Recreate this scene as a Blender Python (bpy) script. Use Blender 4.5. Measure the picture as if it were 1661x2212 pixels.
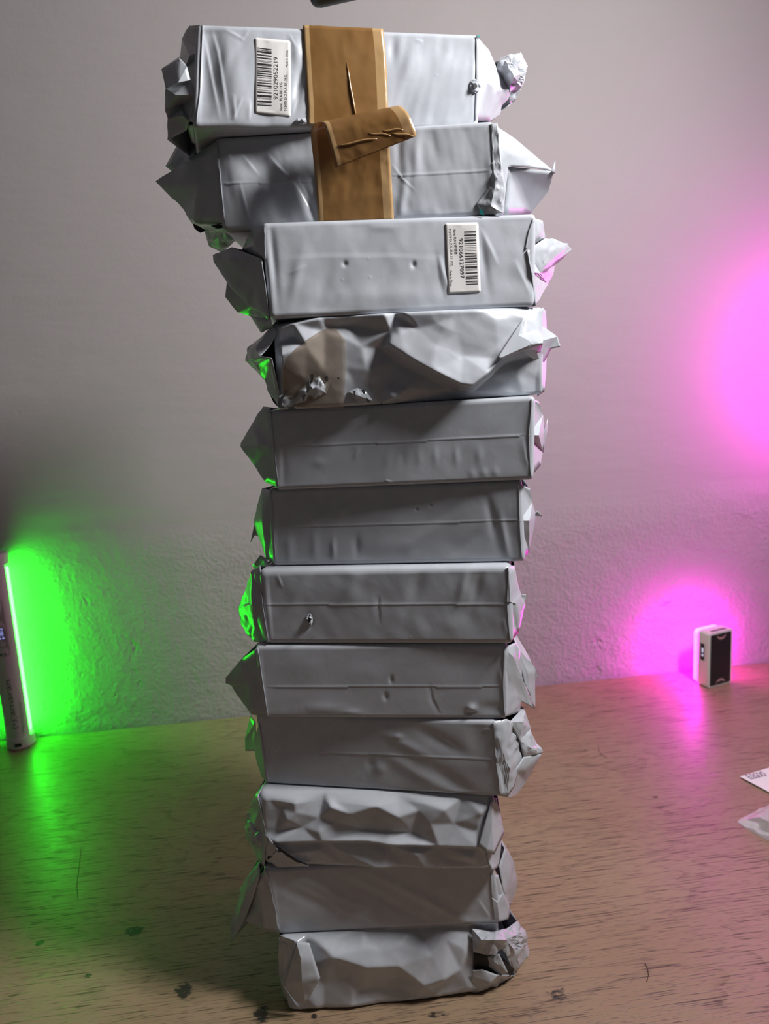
import bpy, bmesh, math, random
import numpy as np
from mathutils import Vector, Matrix, noise as mnoise
from mathutils.geometry import delaunay_2d_cdt

for o in list(bpy.data.objects):
    bpy.data.objects.remove(o)
scene = bpy.context.scene
COL = scene.collection
random.seed(4)

# ------------------------------------------------------------------ camera
W_PX, H_PX, FPX = 1661.0, 2212.0, 1600.0
CAM_H = 0.557
PITCH, ROLL = math.radians(10.0), math.radians(3.3)
F = np.array([0, math.cos(PITCH), -math.sin(PITCH)])
_u0 = np.array([0, math.sin(PITCH), math.cos(PITCH)])
_r0 = np.array([1.0, 0, 0])
UP = _u0 * math.cos(ROLL) + _r0 * math.sin(ROLL)
RT = _r0 * math.cos(ROLL) - _u0 * math.sin(ROLL)
CAM = np.array([0, 0, CAM_H])

cam_data = bpy.data.cameras.new('camera')
cam = bpy.data.objects.new('camera', cam_data)
COL.objects.link(cam)
cam_data.sensor_fit = 'VERTICAL'
cam_data.sensor_height = 36.0
cam_data.lens = FPX / H_PX * 36.0
cam_data.clip_start = 0.02
cam_data.dof.use_dof = True
cam_data.dof.focus_distance = 0.60
cam_data.dof.aperture_fstop = 8.0
m = Matrix(((RT[0], UP[0], -F[0], CAM[0]), (RT[1], UP[1], -F[1], CAM[1]), (RT[2], UP[2], -F[2], CAM[2]), (0, 0, 0, 1)))
cam.matrix_world = m
scene.camera = cam

# ------------------------------------------------------------------ light, exposure
world = bpy.data.worlds.new('world')
scene.world = world
world.use_nodes = True
world.node_tree.nodes['Background'].inputs[0].default_value = (0.94, 0.95, 1.0, 1)
world.node_tree.nodes['Background'].inputs[1].default_value = 0.055
scene.view_settings.view_transform = 'Standard'
scene.view_settings.look = 'None'
scene.view_settings.gamma = 1.0
scene.view_settings.use_curve_mapping = False
scene.view_settings.exposure = 0.0

KEY_POS = Vector((0.61, 0.395, 1.15))
KEY_AIM = Vector((0.0, 0.72, 0.72))
kl = bpy.data.lights.new('work_lamp_light', 'AREA')        # round diffuser of the work lamp
kl.shape = 'DISK'
kl.size = 0.22
kl.energy = 16.0
kl.color = (1.0, 0.985, 0.975)
key = bpy.data.objects.new('work_lamp_light', kl)
COL.objects.link(key)
key.location = KEY_POS
key.rotation_euler = (KEY_AIM - KEY_POS).to_track_quat('-Z', 'Y').to_euler()

MAGENTA = (1.0, 0.003, 0.78)
GREEN = (0.010, 1.0, 0.013)

# ------------------------------------------------------------------ helpers
def ray(x, y):
    return F + RT * ((x - W_PX / 2) / FPX) - UP * ((y - H_PX / 2) / FPX)

def on_table(x, y, z=0.0):
    v = ray(x, y)
    return CAM + v * ((z - CAM_H) / v[2])

def at_depth(x, y, Y):
    v = ray(x, y)
    return CAM + v * (Y / v[1])

def project(P):
    d = P - CAM
    w = d @ F
    return W_PX / 2 + FPX * (d @ RT) / w, H_PX / 2 - FPX * (d @ UP) / w

def tag(o, label=None, cat=None, group=None, kind=None):
    if label: o['label'] = label
    if cat: o['category'] = cat
    if group: o['group'] = group
    if kind: o['kind'] = kind
    return o

def empty(name, loc=(0, 0, 0), label=None, cat=None, group=None):
    o = bpy.data.objects.new(name, None)
    COL.objects.link(o)
    o.location = loc
    o.empty_display_size = 0.02
    return tag(o, label, cat, group)

def link_mesh(name, me, mat=None, parent=None, smooth=True, sharp=None):
    if mat is not None:
        me.materials.append(mat)
    if smooth:
        me.polygons.foreach_set('use_smooth', [True] * len(me.polygons))
        if sharp:
            me.set_sharp_from_angle(angle=math.radians(sharp))
    me.update()
    o = bpy.data.objects.new(name, me)
    COL.objects.link(o)
    if parent is not None:
        o.parent = parent
        w = Matrix.Identity(4)
        q = parent
        while q is not None:
            w = (q.matrix_parent_inverse @ q.matrix_basis if q.parent else q.matrix_basis) @ w
            q = q.parent
        o.matrix_parent_inverse = w.inverted()
    return o

def mesh_obj(name, verts, faces, mat=None, parent=None, smooth=True, sharp=None):
    me = bpy.data.meshes.new(name)
    me.from_pydata([tuple(map(float, v)) for v in verts], [], faces)
    return link_mesh(name, me, mat, parent, smooth, sharp)

def bm_obj(name, bm, mat=None, parent=None, smooth=True, sharp=None):
    me = bpy.data.meshes.new(name)
    bm.normal_update()
    bm.to_mesh(me)
    bm.free()
    return link_mesh(name, me, mat, parent, smooth, sharp)

def box_bm(size, mat4=None, bevel=0.0, seg=3):
    bm = bmesh.new()
    bmesh.ops.create_cube(bm, size=1.0, matrix=Matrix.Diagonal((*size, 1)))
    if bevel:
        bmesh.ops.bevel(bm, geom=bm.edges[:], offset=bevel, segments=seg, affect='EDGES', profile=0.6)
    if mat4 is not None:
        bmesh.ops.transform(bm, matrix=mat4, verts=bm.verts)
    return bm

def prism_bm(outline, z0, z1, mat4=None, bevel=0.0):
    """outline in xy, extruded z0..z1"""
    bm = bmesh.new()
    a = [bm.verts.new((x, y, z0)) for x, y in outline]
    b = [bm.verts.new((x, y, z1)) for x, y in outline]
    n = len(a)
    bm.faces.new(a[::-1]); bm.faces.new(b)
    for i in range(n):
        bm.faces.new((a[i], a[(i + 1) % n], b[(i + 1) % n], b[i]))
    if bevel:
        ed = [e for e in bm.edges if abs(e.verts[0].co.z - e.verts[1].co.z) < 1e-9]
        bmesh.ops.bevel(bm, geom=ed, offset=bevel, segments=3, affect='EDGES', profile=0.6)
    if mat4 is not None:
        bmesh.ops.transform(bm, matrix=mat4, verts=bm.verts)
    return bm

def tube_bm(path, radius, n=10, closed_ends=True):
    bm = bmesh.new()
    path = [Vector(p) for p in path]
    rings = []
    for i, p in enumerate(path):
        t = (path[min(i + 1, len(path) - 1)] - path[max(i - 1, 0)]).normalized()
        a = t.orthogonal().normalized() if abs(t.z) < 0.999 else Vector((1, 0, 0))
        if rings:
            a = (last - t * last.dot(t)).normalized()
        last = a
        b = t.cross(a)
        r = radius[i] if hasattr(radius, '__len__') else radius
        rings.append([bm.verts.new(p + (a * math.cos(k * 2 * math.pi / n) + b * math.sin(k * 2 * math.pi / n)) * r) for k in range(n)])
    for i in range(len(rings) - 1):
        for k in range(n):
            bm.faces.new((rings[i][k], rings[i][(k + 1) % n], rings[i + 1][(k + 1) % n], rings[i + 1][k]))
    if closed_ends:
        bm.faces.new(rings[0][::-1]); bm.faces.new(rings[-1])
    return bm

# numpy value noise
_rs = np.random.RandomState(11)
_perm = _rs.rand(64, 64)
def vnoise(x, y):
    xi = np.floor(x).astype(int); yi = np.floor(y).astype(int)
    fx = x - xi; fy = y - yi
    fx = fx * fx * (3 - 2 * fx); fy = fy * fy * (3 - 2 * fy)
    g = lambda a, b: _perm[a % 64, b % 64]
    return ((g(xi, yi) * (1 - fx) + g(xi + 1, yi) * fx) * (1 - fy) + (g(xi, yi + 1) * (1 - fx) + g(xi + 1, yi + 1) * fx) * fy) * 2 - 1

def fbm(x, y, oct=3):
    s = 0; a = 1.0
    for k in range(oct):
        s = s + a * vnoise(x * 2 ** k + 17.3 * k, y * 2 ** k + 5.1 * k); a *= 0.5
    return s

def crinkle(p, amp, freq, seed=0.0):
    q = Vector((p[0] * freq + seed, p[1] * freq + seed * 1.7, p[2] * freq - seed))
    return amp * (1.3 * abs(mnoise.noise(q)) - 0.3 + 0.35 * abs(mnoise.noise(q * 2.3)) - 0.08)

# ------------------------------------------------------------------ materials
def new_mat(name):
    mt = bpy.data.materials.new(name)
    mt.use_nodes = True
    nt = mt.node_tree
    return mt, nt, nt.nodes['Principled BSDF']

def plain(name, col, rough=0.5, spec=0.5, bump=None, metal=0.0, emit=None, estr=0.0, coat=0.0):
    mt, nt, b = new_mat(name)
    b.inputs['Base Color'].default_value = (*col, 1)
    b.inputs['Roughness'].default_value = rough
    b.inputs['Specular IOR Level'].default_value = spec
    b.inputs['Metallic'].default_value = metal
    b.inputs['Coat Weight'].default_value = coat
    if emit:
        b.inputs['Emission Color'].default_value = (*emit, 1)
        b.inputs['Emission Strength'].default_value = estr
    # slight procedural variation of the surface
    tc = nt.nodes.new('ShaderNodeTexCoord')
    nz = nt.nodes.new('ShaderNodeTexNoise')
    nz.inputs['Scale'].default_value = bump[0] if bump else 300
    nz.inputs['Detail'].default_value = 4
    nt.links.new(tc.outputs['Object'], nz.inputs['Vector'])
    bp = nt.nodes.new('ShaderNodeBump')
    bp.inputs['Strength'].default_value = bump[1] if bump else 0.03
    bp.inputs['Distance'].default_value = bump[2] if bump else 0.0005
    nt.links.new(nz.outputs['Fac'], bp.inputs['Height'])
    nt.links.new(bp.outputs['Normal'], b.inputs['Normal'])
    return mt

def film_material(name, col, rough, seed):
    """grey polythene mailer film: fine wrinkles, specks and scuffs"""
    mt, nt, b = new_mat(name)
    N, L = nt.nodes, nt.links
    tc = N.new('ShaderNodeTexCoord')
    mp = N.new('ShaderNodeMapping')
    mp.inputs['Location'].default_value = (seed, seed * 0.7, seed * 1.3)
    L.new(tc.outputs['Object'], mp.inputs['Vector'])
    n1 = N.new('ShaderNodeTexNoise'); n1.inputs['Scale'].default_value = 55; n1.inputs['Detail'].default_value = 3; n1.inputs['Distortion'].default_value = 0.6
    n2 = N.new('ShaderNodeTexNoise'); n2.inputs['Scale'].default_value = 420; n2.inputs['Detail'].default_value = 3
    vo = N.new('ShaderNodeTexVoronoi'); vo.inputs['Scale'].default_value = 95
    for q in (n1, n2, vo): L.new(mp.outputs[0], q.inputs['Vector'])
    # pimples: small raised spots, sparsely
    sp = N.new('ShaderNodeMapRange'); sp.inputs[1].default_value = 0.0; sp.inputs[2].default_value = 0.16; sp.inputs[3].default_value = 1.0; sp.inputs[4].default_value = 0.0
    L.new(vo.outputs['Distance'], sp.inputs[0])
    gt = N.new('ShaderNodeSeparateColor'); L.new(vo.outputs['Color'], gt.inputs[0])
    th = N.new('ShaderNodeMath'); th.operation = 'GREATER_THAN'; th.inputs[1].default_value = 0.90
    L.new(gt.outputs[0], th.inputs[0])
    mu = N.new('ShaderNodeMath'); mu.operation = 'MULTIPLY'; L.new(sp.outputs[0], mu.inputs[0]); L.new(th.outputs[0], mu.inputs[1])
    a1 = N.new('ShaderNodeMath'); a1.operation = 'MULTIPLY_ADD'; a1.inputs[1].default_value = 0.8
    L.new(mu.outputs[0], a1.inputs[0]); L.new(n1.outputs['Fac'], a1.inputs[2])
    a2 = N.new('ShaderNodeMath'); a2.operation = 'MULTIPLY_ADD'; a2.inputs[1].default_value = 0.055
    L.new(n2.outputs['Fac'], a2.inputs[0]); L.new(a1.outputs[0], a2.inputs[2])
    bp = N.new('ShaderNodeBump'); bp.inputs['Strength'].default_value = 0.16; bp.inputs['Distance'].default_value = 0.0010
    L.new(a2.outputs[0], bp.inputs['Height']); L.new(bp.outputs['Normal'], b.inputs['Normal'])
    cr = N.new('ShaderNodeValToRGB')
    cr.color_ramp.elements[0].position = 0.3; cr.color_ramp.elements[1].position = 0.75
    cr.color_ramp.elements[0].color = (*[c * 0.93 for c in col], 1); cr.color_ramp.elements[1].color = (*[min(1, c * 1.05) for c in col], 1)
    L.new(n1.outputs['Fac'], cr.inputs[0]); L.new(cr.outputs[0], b.inputs['Base Color'])
    rr = N.new('ShaderNodeMapRange'); rr.inputs[3].default_value = rough - 0.05; rr.inputs[4].default_value = rough + 0.08
    L.new(n1.outputs['Fac'], rr.inputs[0]); L.new(rr.outputs[0], b.inputs['Roughness'])
    b.inputs['Specular IOR Level'].default_value = 0.55
    return mt

FILM_COL = (0.47, 0.495, 0.54)
FILM = [film_material('grey_film_%d' % k, FILM_COL, 0.24, 3.1 * k) for k in range(3)]
FLAP = film_material('grey_film_crumpled', (0.45, 0.475, 0.515), 0.22, 9.0)
BLACK_GAP = plain('dark_inside_of_bag', (0.012, 0.012, 0.013), 0.6)
LABEL_PAPER = plain('label_paper', (0.68, 0.665, 0.65), 0.55, 0.4)
INK = plain('black_ink', (0.012, 0.011, 0.014), 0.6, 0.3)
TEAL = plain('teal_carton', (0.0, 0.18, 0.17), 0.5)

def tape_material():
    mt, nt, b = new_mat('brown_packing_tape')
    N, L = nt.nodes, nt.links
    uv = N.new('ShaderNodeUVMap'); uv.uv_map = 'UVMap'
    sx = N.new('ShaderNodeSeparateXYZ'); L.new(uv.outputs[0], sx.inputs[0])
    # both edges carry a paler band of uncoated film
    r1 = N.new('ShaderNodeMapRange'); r1.inputs[1].default_value = 0.075; r1.inputs[2].default_value = 0.08
    r2 = N.new('ShaderNodeMapRange'); r2.inputs[1].default_value = 0.865; r2.inputs[2].default_value = 0.87
    L.new(sx.outputs[0], r1.inputs[0]); L.new(sx.outputs[0], r2.inputs[0])
    sb = N.new('ShaderNodeMath'); sb.operation = 'SUBTRACT'; L.new(r1.outputs[0], sb.inputs[0]); L.new(r2.outputs[0], sb.inputs[1])
    tc = N.new('ShaderNodeTexCoord')
    nz = N.new('ShaderNodeTexNoise'); nz.inputs['Scale'].default_value = 40; nz.inputs['Detail'].default_value = 5; L.new(tc.outputs['Object'], nz.inputs['Vector'])
    c1 = N.new('ShaderNodeValToRGB')
    c1.color_ramp.elements[0].position = 0.35; c1.color_ramp.elements[1].position = 0.7
    c1.color_ramp.elements[0].color = (0.215, 0.112, 0.036, 1); c1.color_ramp.elements[1].color = (0.28, 0.155, 0.058, 1)
    L.new(nz.outputs['Fac'], c1.inputs[0])
    mx = N.new('ShaderNodeMix'); mx.data_type = 'RGBA'
    L.new(sb.outputs[0], mx.inputs[0]); mx.inputs[6].default_value = (0.50, 0.33, 0.16, 1); L.new(c1.outputs[0], mx.inputs[7])
    L.new(mx.outputs[2], b.inputs['Base Color'])
    b.inputs['Roughness'].default_value = 0.22
    b.inputs['Specular IOR Level'].default_value = 0.6
    bp = N.new('ShaderNodeBump'); bp.inputs['Strength'].default_value = 0.25; bp.inputs['Distance'].default_value = 0.001
    L.new(nz.outputs['Fac'], bp.inputs['Height']); L.new(bp.outputs['Normal'], b.inputs['Normal'])
    # thin film lets a little light through
    tr = N.new('ShaderNodeBsdfTranslucent'); tr.inputs[0].default_value = (0.75, 0.36, 0.08, 1)
    ms = N.new('ShaderNodeMixShader'); ms.inputs[0].default_value = 0.22
    L.new(b.outputs[0], ms.inputs[1]); L.new(tr.outputs[0], ms.inputs[2])
    L.new(ms.outputs[0], N['Material Output'].inputs[0])
    return mt
TAPE = tape_material()

def wood_material():
    mt, nt, b = new_mat('oak_veneer')
    N, L = nt.nodes, nt.links
    tc = N.new('ShaderNodeTexCoord')
    def mapping(scale, rot=0.0):
        q = N.new('ShaderNodeMapping'); q.inputs['Scale'].default_value = scale; q.inputs['Rotation'].default_value = (0, 0, rot)
        L.new(tc.outputs['Object'], q.inputs['Vector']); return q
    def nz(mp, sc, det, rgh=0.5, dist=0.0):
        q = N.new('ShaderNodeTexNoise'); q.inputs['Scale'].default_value = sc; q.inputs['Detail'].default_value = det
        q.inputs['Roughness'].default_value = rgh; q.inputs['Distortion'].default_value = dist
        L.new(mp.outputs[0], q.inputs['Vector']); return q
    def mth(op, a, bb, c=None):
        q = N.new('ShaderNodeMath'); q.operation = op
        for i, v in enumerate((a, bb, c)):
            if v is None: continue
            if isinstance(v, (int, float)): q.inputs[i].default_value = v
            else: L.new(v, q.inputs[i])
        return q.outputs[0]
    def rng(v, a, bb, c=0.0, d=1.0):
        q = N.new('ShaderNodeMapRange'); q.inputs[1].default_value = a; q.inputs[2].default_value = bb; q.inputs[3].default_value = c; q.inputs[4].default_value = d
        L.new(v, q.inputs[0]); return q.outputs[0]
    ROT = math.radians(-5)
    broad = nz(mapping((1.2, 4.5, 1), ROT), 1.6, 3, 0.5, 0.4)
    fig = mth('FRACT', mth('MULTIPLY', broad.outputs['Fac'], 17.0), 0.0)          # flowing growth figure
    figd = mth('MULTIPLY', rng(fig, 0.0, 0.25, 1.0, 0.0), 0.55)
    pores = nz(mapping((17, 560, 1), ROT), 1.0, 2, 0.55)
    pored = rng(pores.outputs['Fac'], 0.57, 0.66)
    pores2 = nz(mapping((60, 1000, 1), ROT), 1.0, 2, 0.5)
    pored2 = mth('MULTIPLY', rng(pores2.outputs['Fac'], 0.56, 0.66), 0.75)
    dark = mth('MULTIPLY', mth('ADD', pored, pored2), rng(broad.outputs['Fac'], 0.3, 0.6, 0.55, 0.95))
    dark = mth('ADD', dark, mth('MULTIPLY', figd, rng(pores.outputs['Fac'], 0.40, 0.60)))
    dark = mth('MINIMUM', dark, 1.0)
    cr = N.new('ShaderNodeValToRGB')
    cr.color_ramp.elements[0].color = (0.315, 0.220, 0.140, 1); cr.color_ramp.elements[1].color = (0.09, 0.056, 0.034, 1)
    L.new(dark, cr.inputs[0])
    tone = nz(mapping((2, 3, 1)), 2.0, 4)
    mx = N.new('ShaderNodeMix'); mx.data_type = 'RGBA'; mx.blend_type = 'MULTIPLY'
    L.new(rng(tone.outputs['Fac'], 0.35, 0.7, 0.0, 0.35), mx.inputs[0]); L.new(cr.outputs[0], mx.inputs[6]); mx.inputs[7].default_value = (0.75, 0.62, 0.52, 1)
    col = mx.outputs[2]
    # dark scuffs and stains where the bench is marked: (px, py, radius x, radius y) in metres on the table
    inv = TABLE_M.inverted()
    scuff = nz(mapping((140, 220, 1), math.radians(35)), 1.0, 3, 0.6)
    acc = None
    for (x, y, rx, ry, s) in [(290, 2012, .020, .016, 1), (397, 2140, .016, .02, 1), (565, 2192, .015, .018, 1), (680, 2195, .006, .006, 1), (87, 2036, .010, .010, .9), (190, 2108, .009, .008, .8),
                              (150, 1835, .028, .010, .55), (1205, 2150, .026, .018, .75), (1345, 2055, .055, .010, .35), (1415, 1722, .008, .006, 1), (945, 2190, .030, .010, .7),
                              (600, 1590, .05, .006, .5), (840, 2180, .05, .012, .35), (1625, 1460, .006, .01, .4)]:
        P = inv @ Vector(tuple(on_table(x, y)))
        sub = N.new('ShaderNodeVectorMath'); sub.operation = 'SUBTRACT'; L.new(tc.outputs['Object'], sub.inputs[0]); sub.inputs[1].default_value = P
        dv = N.new('ShaderNodeVectorMath'); dv.operation = 'DIVIDE'; L.new(sub.outputs[0], dv.inputs[0]); dv.inputs[1].default_value = (rx, ry, 1)
        ln = N.new('ShaderNodeVectorMath'); ln.operation = 'LENGTH'; L.new(dv.outputs[0], ln.inputs[0])
        v = mth('MULTIPLY', rng(ln.outputs['Value'], 0.25, 1.0, 1.0, 0.0), s)
        acc = v if acc is None else mth('MAXIMUM', acc, v)
    mask = rng(mth('MULTIPLY', acc, scuff.outputs['Fac']), 0.30, 0.42)
    mx2 = N.new('ShaderNodeMix'); mx2.data_type = 'RGBA'; L.new(mth('MULTIPLY', mask, 0.92), mx2.inputs[0]); L.new(col, mx2.inputs[6]); mx2.inputs[7].default_value = (0.012, 0.011, 0.012, 1)
    L.new(mx2.outputs[2], b.inputs['Base Color'])
    L.new(rng(dark, 0, 1, 0.33, 0.52), b.inputs['Roughness'])
    b.inputs['Specular IOR Level'].default_value = 0.5
    bp = N.new('ShaderNodeBump'); bp.inputs['Strength'].default_value = 0.35; bp.inputs['Distance'].default_value = 0.0008
    L.new(mth('SUBTRACT', 1.0, dark), bp.inputs['Height']); L.new(bp.outputs['Normal'], b.inputs['Normal'])
    return mt

def wall_material():
    mt, nt, b = new_mat('white_plaster')
    N, L = nt.nodes, nt.links
    tc = N.new('ShaderNodeTexCoord')
    def nz(sc, det, rgh=0.5, dist=0.0, scale=(1, 1, 1)):
        mp = N.new('ShaderNodeMapping'); mp.inputs['Scale'].default_value = scale; L.new(tc.outputs['Object'], mp.inputs[0])
        q = N.new('ShaderNodeTexNoise'); q.inputs['Scale'].default_value = sc; q.inputs['Detail'].default_value = det
        q.inputs['Roughness'].default_value = rgh; q.inputs['Distortion'].default_value = dist
        L.new(mp.outputs[0], q.inputs['Vector']); return q.outputs['Fac']
    def mth(op, a, bb):
        q = N.new('ShaderNodeMath'); q.operation = op
        for i, v in enumerate((a, bb)):
            if isinstance(v, (int, float)): q.inputs[i].default_value = v
            else: L.new(v, q.inputs[i])
        return q.outputs[0]
    def rng(v, a, bb, c=0.0, d=1.0):
        q = N.new('ShaderNodeMapRange'); q.inputs[1].default_value = a; q.inputs[2].default_value = bb; q.inputs[3].default_value = c; q.inputs[4].default_value = d
        L.new(v, q.inputs[0]); return q.outputs[0]
    sx = N.new('ShaderNodeSeparateXYZ'); L.new(tc.outputs['Object'], sx.inputs[0])
    edge = mth('ADD', sx.outputs[2], mth('MULTIPLY', nz(2.2, 2), 0.10))
    rough_zone = rng(edge, 0.33, 0.39, 1.0, 0.10)      # coarse render below, skimmed smooth above
    fine = nz(150, 5, 0.62)
    med = nz(34, 3, 0.5, 0.3)
    chips = rng(nz(26, 4, 0.6, 0.5), 0.62, 0.72)
    chipz = mth('MULTIPLY', chips, rng(nz(5, 1), 0.50, 0.62))
    h = mth('ADD', mth('MULTIPLY', mth('ADD', mth('MULTIPLY', fine, 0.75), mth('MULTIPLY', med, 0.8)), rough_zone), mth('MULTIPLY', nz(9, 2, 0.5, 0.0, (1, 1, 3)), 0.5))
    h = mth('SUBTRACT', h, mth('MULTIPLY', mth('MULTIPLY', chipz, rough_zone), 0.7))
    bp = N.new('ShaderNodeBump'); bp.inputs['Strength'].default_value = 1.0; bp.inputs['Distance'].default_value = 0.0042
    L.new(h, bp.inputs['Height']); L.new(bp.outputs['Normal'], b.inputs['Normal'])
    cr = N.new('ShaderNodeValToRGB')
    cr.color_ramp.elements[0].color = (0.355, 0.332, 0.328, 1); cr.color_ramp.elements[1].color = (0.395, 0.372, 0.368, 1)
    L.new(nz(3.0, 3), cr.inputs[0]); L.new(cr.outputs[0], b.inputs['Base Color'])
    b.inputs['Roughness'].default_value = 0.75
    b.inputs['Specular IOR Level'].default_value = 0.25
    return mt

# ------------------------------------------------------------------ setting: wall, floor, ceiling, table
WA = on_table(80, 1590); WB = on_table(1661, 1428)
wdir = (WB - WA) / np.linalg.norm(WB - WA)
WYAW = math.atan2(wdir[1], wdir[0])
wn = np.array([wdir[1], -wdir[0], 0])              # towards the room
WO = (WA + WB) / 2
WALL_M = Matrix.Translation(Vector(tuple(WO))) @ Matrix.Rotation(WYAW, 4, 'Z')
TABLE_M = Matrix.Translation(Vector(tuple(WO))) @ Matrix.Rotation(WYAW, 4, 'Z')
FLOOR_Z, CEIL_Z = -0.74, 1.90

wall = bm_obj('wall_back', box_bm((5.0, 0.12, CEIL_Z - FLOOR_Z), Matrix.Translation((0, 0.06, (CEIL_Z + FLOOR_Z) / 2))), wall_material(), None, False)
wall.matrix_world = WALL_M
tag(wall, 'white plastered wall behind the stack', None, None, 'structure')
fl = bm_obj('floor', box_bm((5.0, 3.2, 0.05), Matrix.Translation((0, -1.6, FLOOR_Z - 0.025))), plain('grey_floor', (0.22, 0.21, 0.20), 0.6), None, False)
fl.matrix_world = WALL_M; tag(fl, 'plain grey floor under the table', None, None, 'structure')
ce = bm_obj('ceiling', box_bm((5.0, 3.2, 0.05), Matrix.Translation((0, -1.6, CEIL_Z + 0.025))), plain('white_ceiling', (0.7, 0.69, 0.68), 0.8), None, False)
ce.matrix_world = WALL_M; tag(ce, 'plain white ceiling', None, None, 'structure')

table = empty('table', (0, 0, 0), 'brown oak veneer table with dark scuff marks pushed against the wall', 'table')
table.matrix_world = TABLE_M
WOOD = wood_material()
TT = 0.028
def tab_part(name, bm, mat):
    me = bpy.data.meshes.new(name); bm.to_mesh(me); bm.free()
    o = link_mesh(name, me, mat, None, False); o.parent = table
    return o
tab_part('tabletop', box_bm((2.6, 1.30, TT), Matrix.Translation((0, -0.655, -TT / 2)), 0.002, 2), WOOD)
for sx in (-1, 1):
    for sy in (-0.08, -1.22):
        tab_part('leg', box_bm((0.06, 0.06, -FLOOR_Z - TT), Matrix.Translation((sx * 1.2, sy, (FLOOR_Z - TT) / 2)), 0.003, 2), WOOD)

# ------------------------------------------------------------------ wrapped packages
ZB = {12: (0.0, .0713), 11: (.0715, .1378), 10: (.1380, .2093), 9: (.2095, .2777), 8: (.2779, .3433), 7: (.3435, .4088), 6: (.4090, .4747),
      5: (.4749, .5393), 4: (.5395, .6068), 3: (.6070, .6748), 2: (.6750, .7408), 1: (.7410, .8085)}
CORN = {1: [(424, 52), (1037, 75), (1034, 263), (415, 270)], 2: [(462, 300), (1069, 263), (1082, 465), (478, 486)],
        3: [(564, 488), (1160, 468), (1156, 660), (583, 692)], 4: [(590, 694), (1174, 664), (1174, 856), (600, 886)],
        5: [(576, 882), (1157, 857), (1153, 1034), (594, 1057)], 6: [(576, 1059), (1128, 1042), (1135, 1213), (588, 1223)],
        7: [(556, 1230), (1106, 1222), (1110, 1392), (572, 1392)], 8: [(549, 1396), (1097, 1395), (1097, 1553), (571, 1551)],
        9: [(552, 1557), (1072, 1555), (1089, 1722), (572, 1691)], 10: [(554, 1718), (1068, 1727), (1062, 1881), (568, 1871)],
        11: [(566, 1872), (1067, 1885), (1085, 1994), (598, 2019)], 12: [(604, 2026), (1078, 2000), (1080, 2136), (622, 2183)]}
YF = {1: .585, 2: .586, 3: .575, 4: .584, 5: .582, 6: .590, 7: .581, 8: .583, 9: .588, 10: .584, 11: .592, 12: .590}
YAW = {1: 11.5, 2: -.5, 3: 6.5, 4: 4.0, 5: -7.0, 6: -9.5, 7: -9.5, 8: -8.0, 9: -12.0, 10: -7.0, 11: -.5, 12: 3.0}
LABELS = {1: 'topmost grey film wrapped box with barcode label and brown tape',
          2: 'grey film wrapped box with peeling brown tape, second from the top of the stack',
          3: 'grey film wrapped box with barcode label but no tape, third from the top',
          4: 'crumpled film wrapped box with loose folds over its front, fourth from the top',
          5: 'smooth grey film wrapped box right below the crumpled one, fifth from the top',
          6: 'smooth grey film wrapped box, sixth from the top of the stack',
          7: 'grey film wrapped box with a small hole in its front, seventh from the top',
          8: 'grey film wrapped box with pointed end pleat, eighth from the top',
          9: 'grey film wrapped box with torn crumpled end, ninth from the top',
          10: 'wrinkled film wrapped box with overlapping seam, third from the bottom of the stack',
          11: 'plain grey film wrapped box second from the bottom of the stack',
          12: 'bottom film wrapped box standing on the table, film end bunched up'}

class Frame:
    def __init__(s, i):
        s.i = i
        a = math.radians(YAW[i])
        s.u = np.array([math.cos(a), math.sin(a), 0]); s.n = np.array([math.sin(a), -math.cos(a), 0])
        c = CORN[i]
        s.P0 = at_depth(np.mean([q[0] for q in c]), np.mean([q[1] for q in c]), YF[i])
        Q = [s.pt(*q) for q in c]
        z0, z1 = ZB[i]
        for k, z in ((0, z1), (1, z1), (2, z0), (3, z0)):
            Q[k][2] = z
        s.Q = Q
        s.hts = []
        s.depth = 0.20
        cc = (Q[2] + Q[3]) / 2 - s.n * s.depth / 2
        s.root = empty('film_wrapped_box', (cc[0], cc[1], z0), LABELS[i], 'package', 'stack of film wrapped boxes')
    def pt(s, x, y, mm=0.0):
        v = ray(x, y)
        k = ((s.P0 + s.n * (mm * 1e-3) - CAM) @ s.n) / (v @ s.n)
        return CAM + v * k
    def base(s, a, b):
        """bilinear point on the flat front, a across, b down (arrays)"""
        a = a[..., None]; b = b[..., None]
        return (s.Q[0] * (1 - a) + s.Q[1] * a) * (1 - b) + (s.Q[3] * (1 - a) + s.Q[2] * a) * b
    def height(s, X, Y):
        h = np.zeros_like(X, dtype=float)
        for fn in s.hts:
            h = h + fn(X, Y)
        return h
    def surf(s, X, Y, off_mm=0.0):
        """points on the dressed front surface under pixels X, Y"""
        X = np.asarray(X, float); Y = np.asarray(Y, float)
        h = s.height(X, Y) + off_mm
        return np.array([s.pt(x, y, k) for x, y, k in zip(X.ravel(), Y.ravel(), h.ravel())])

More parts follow.
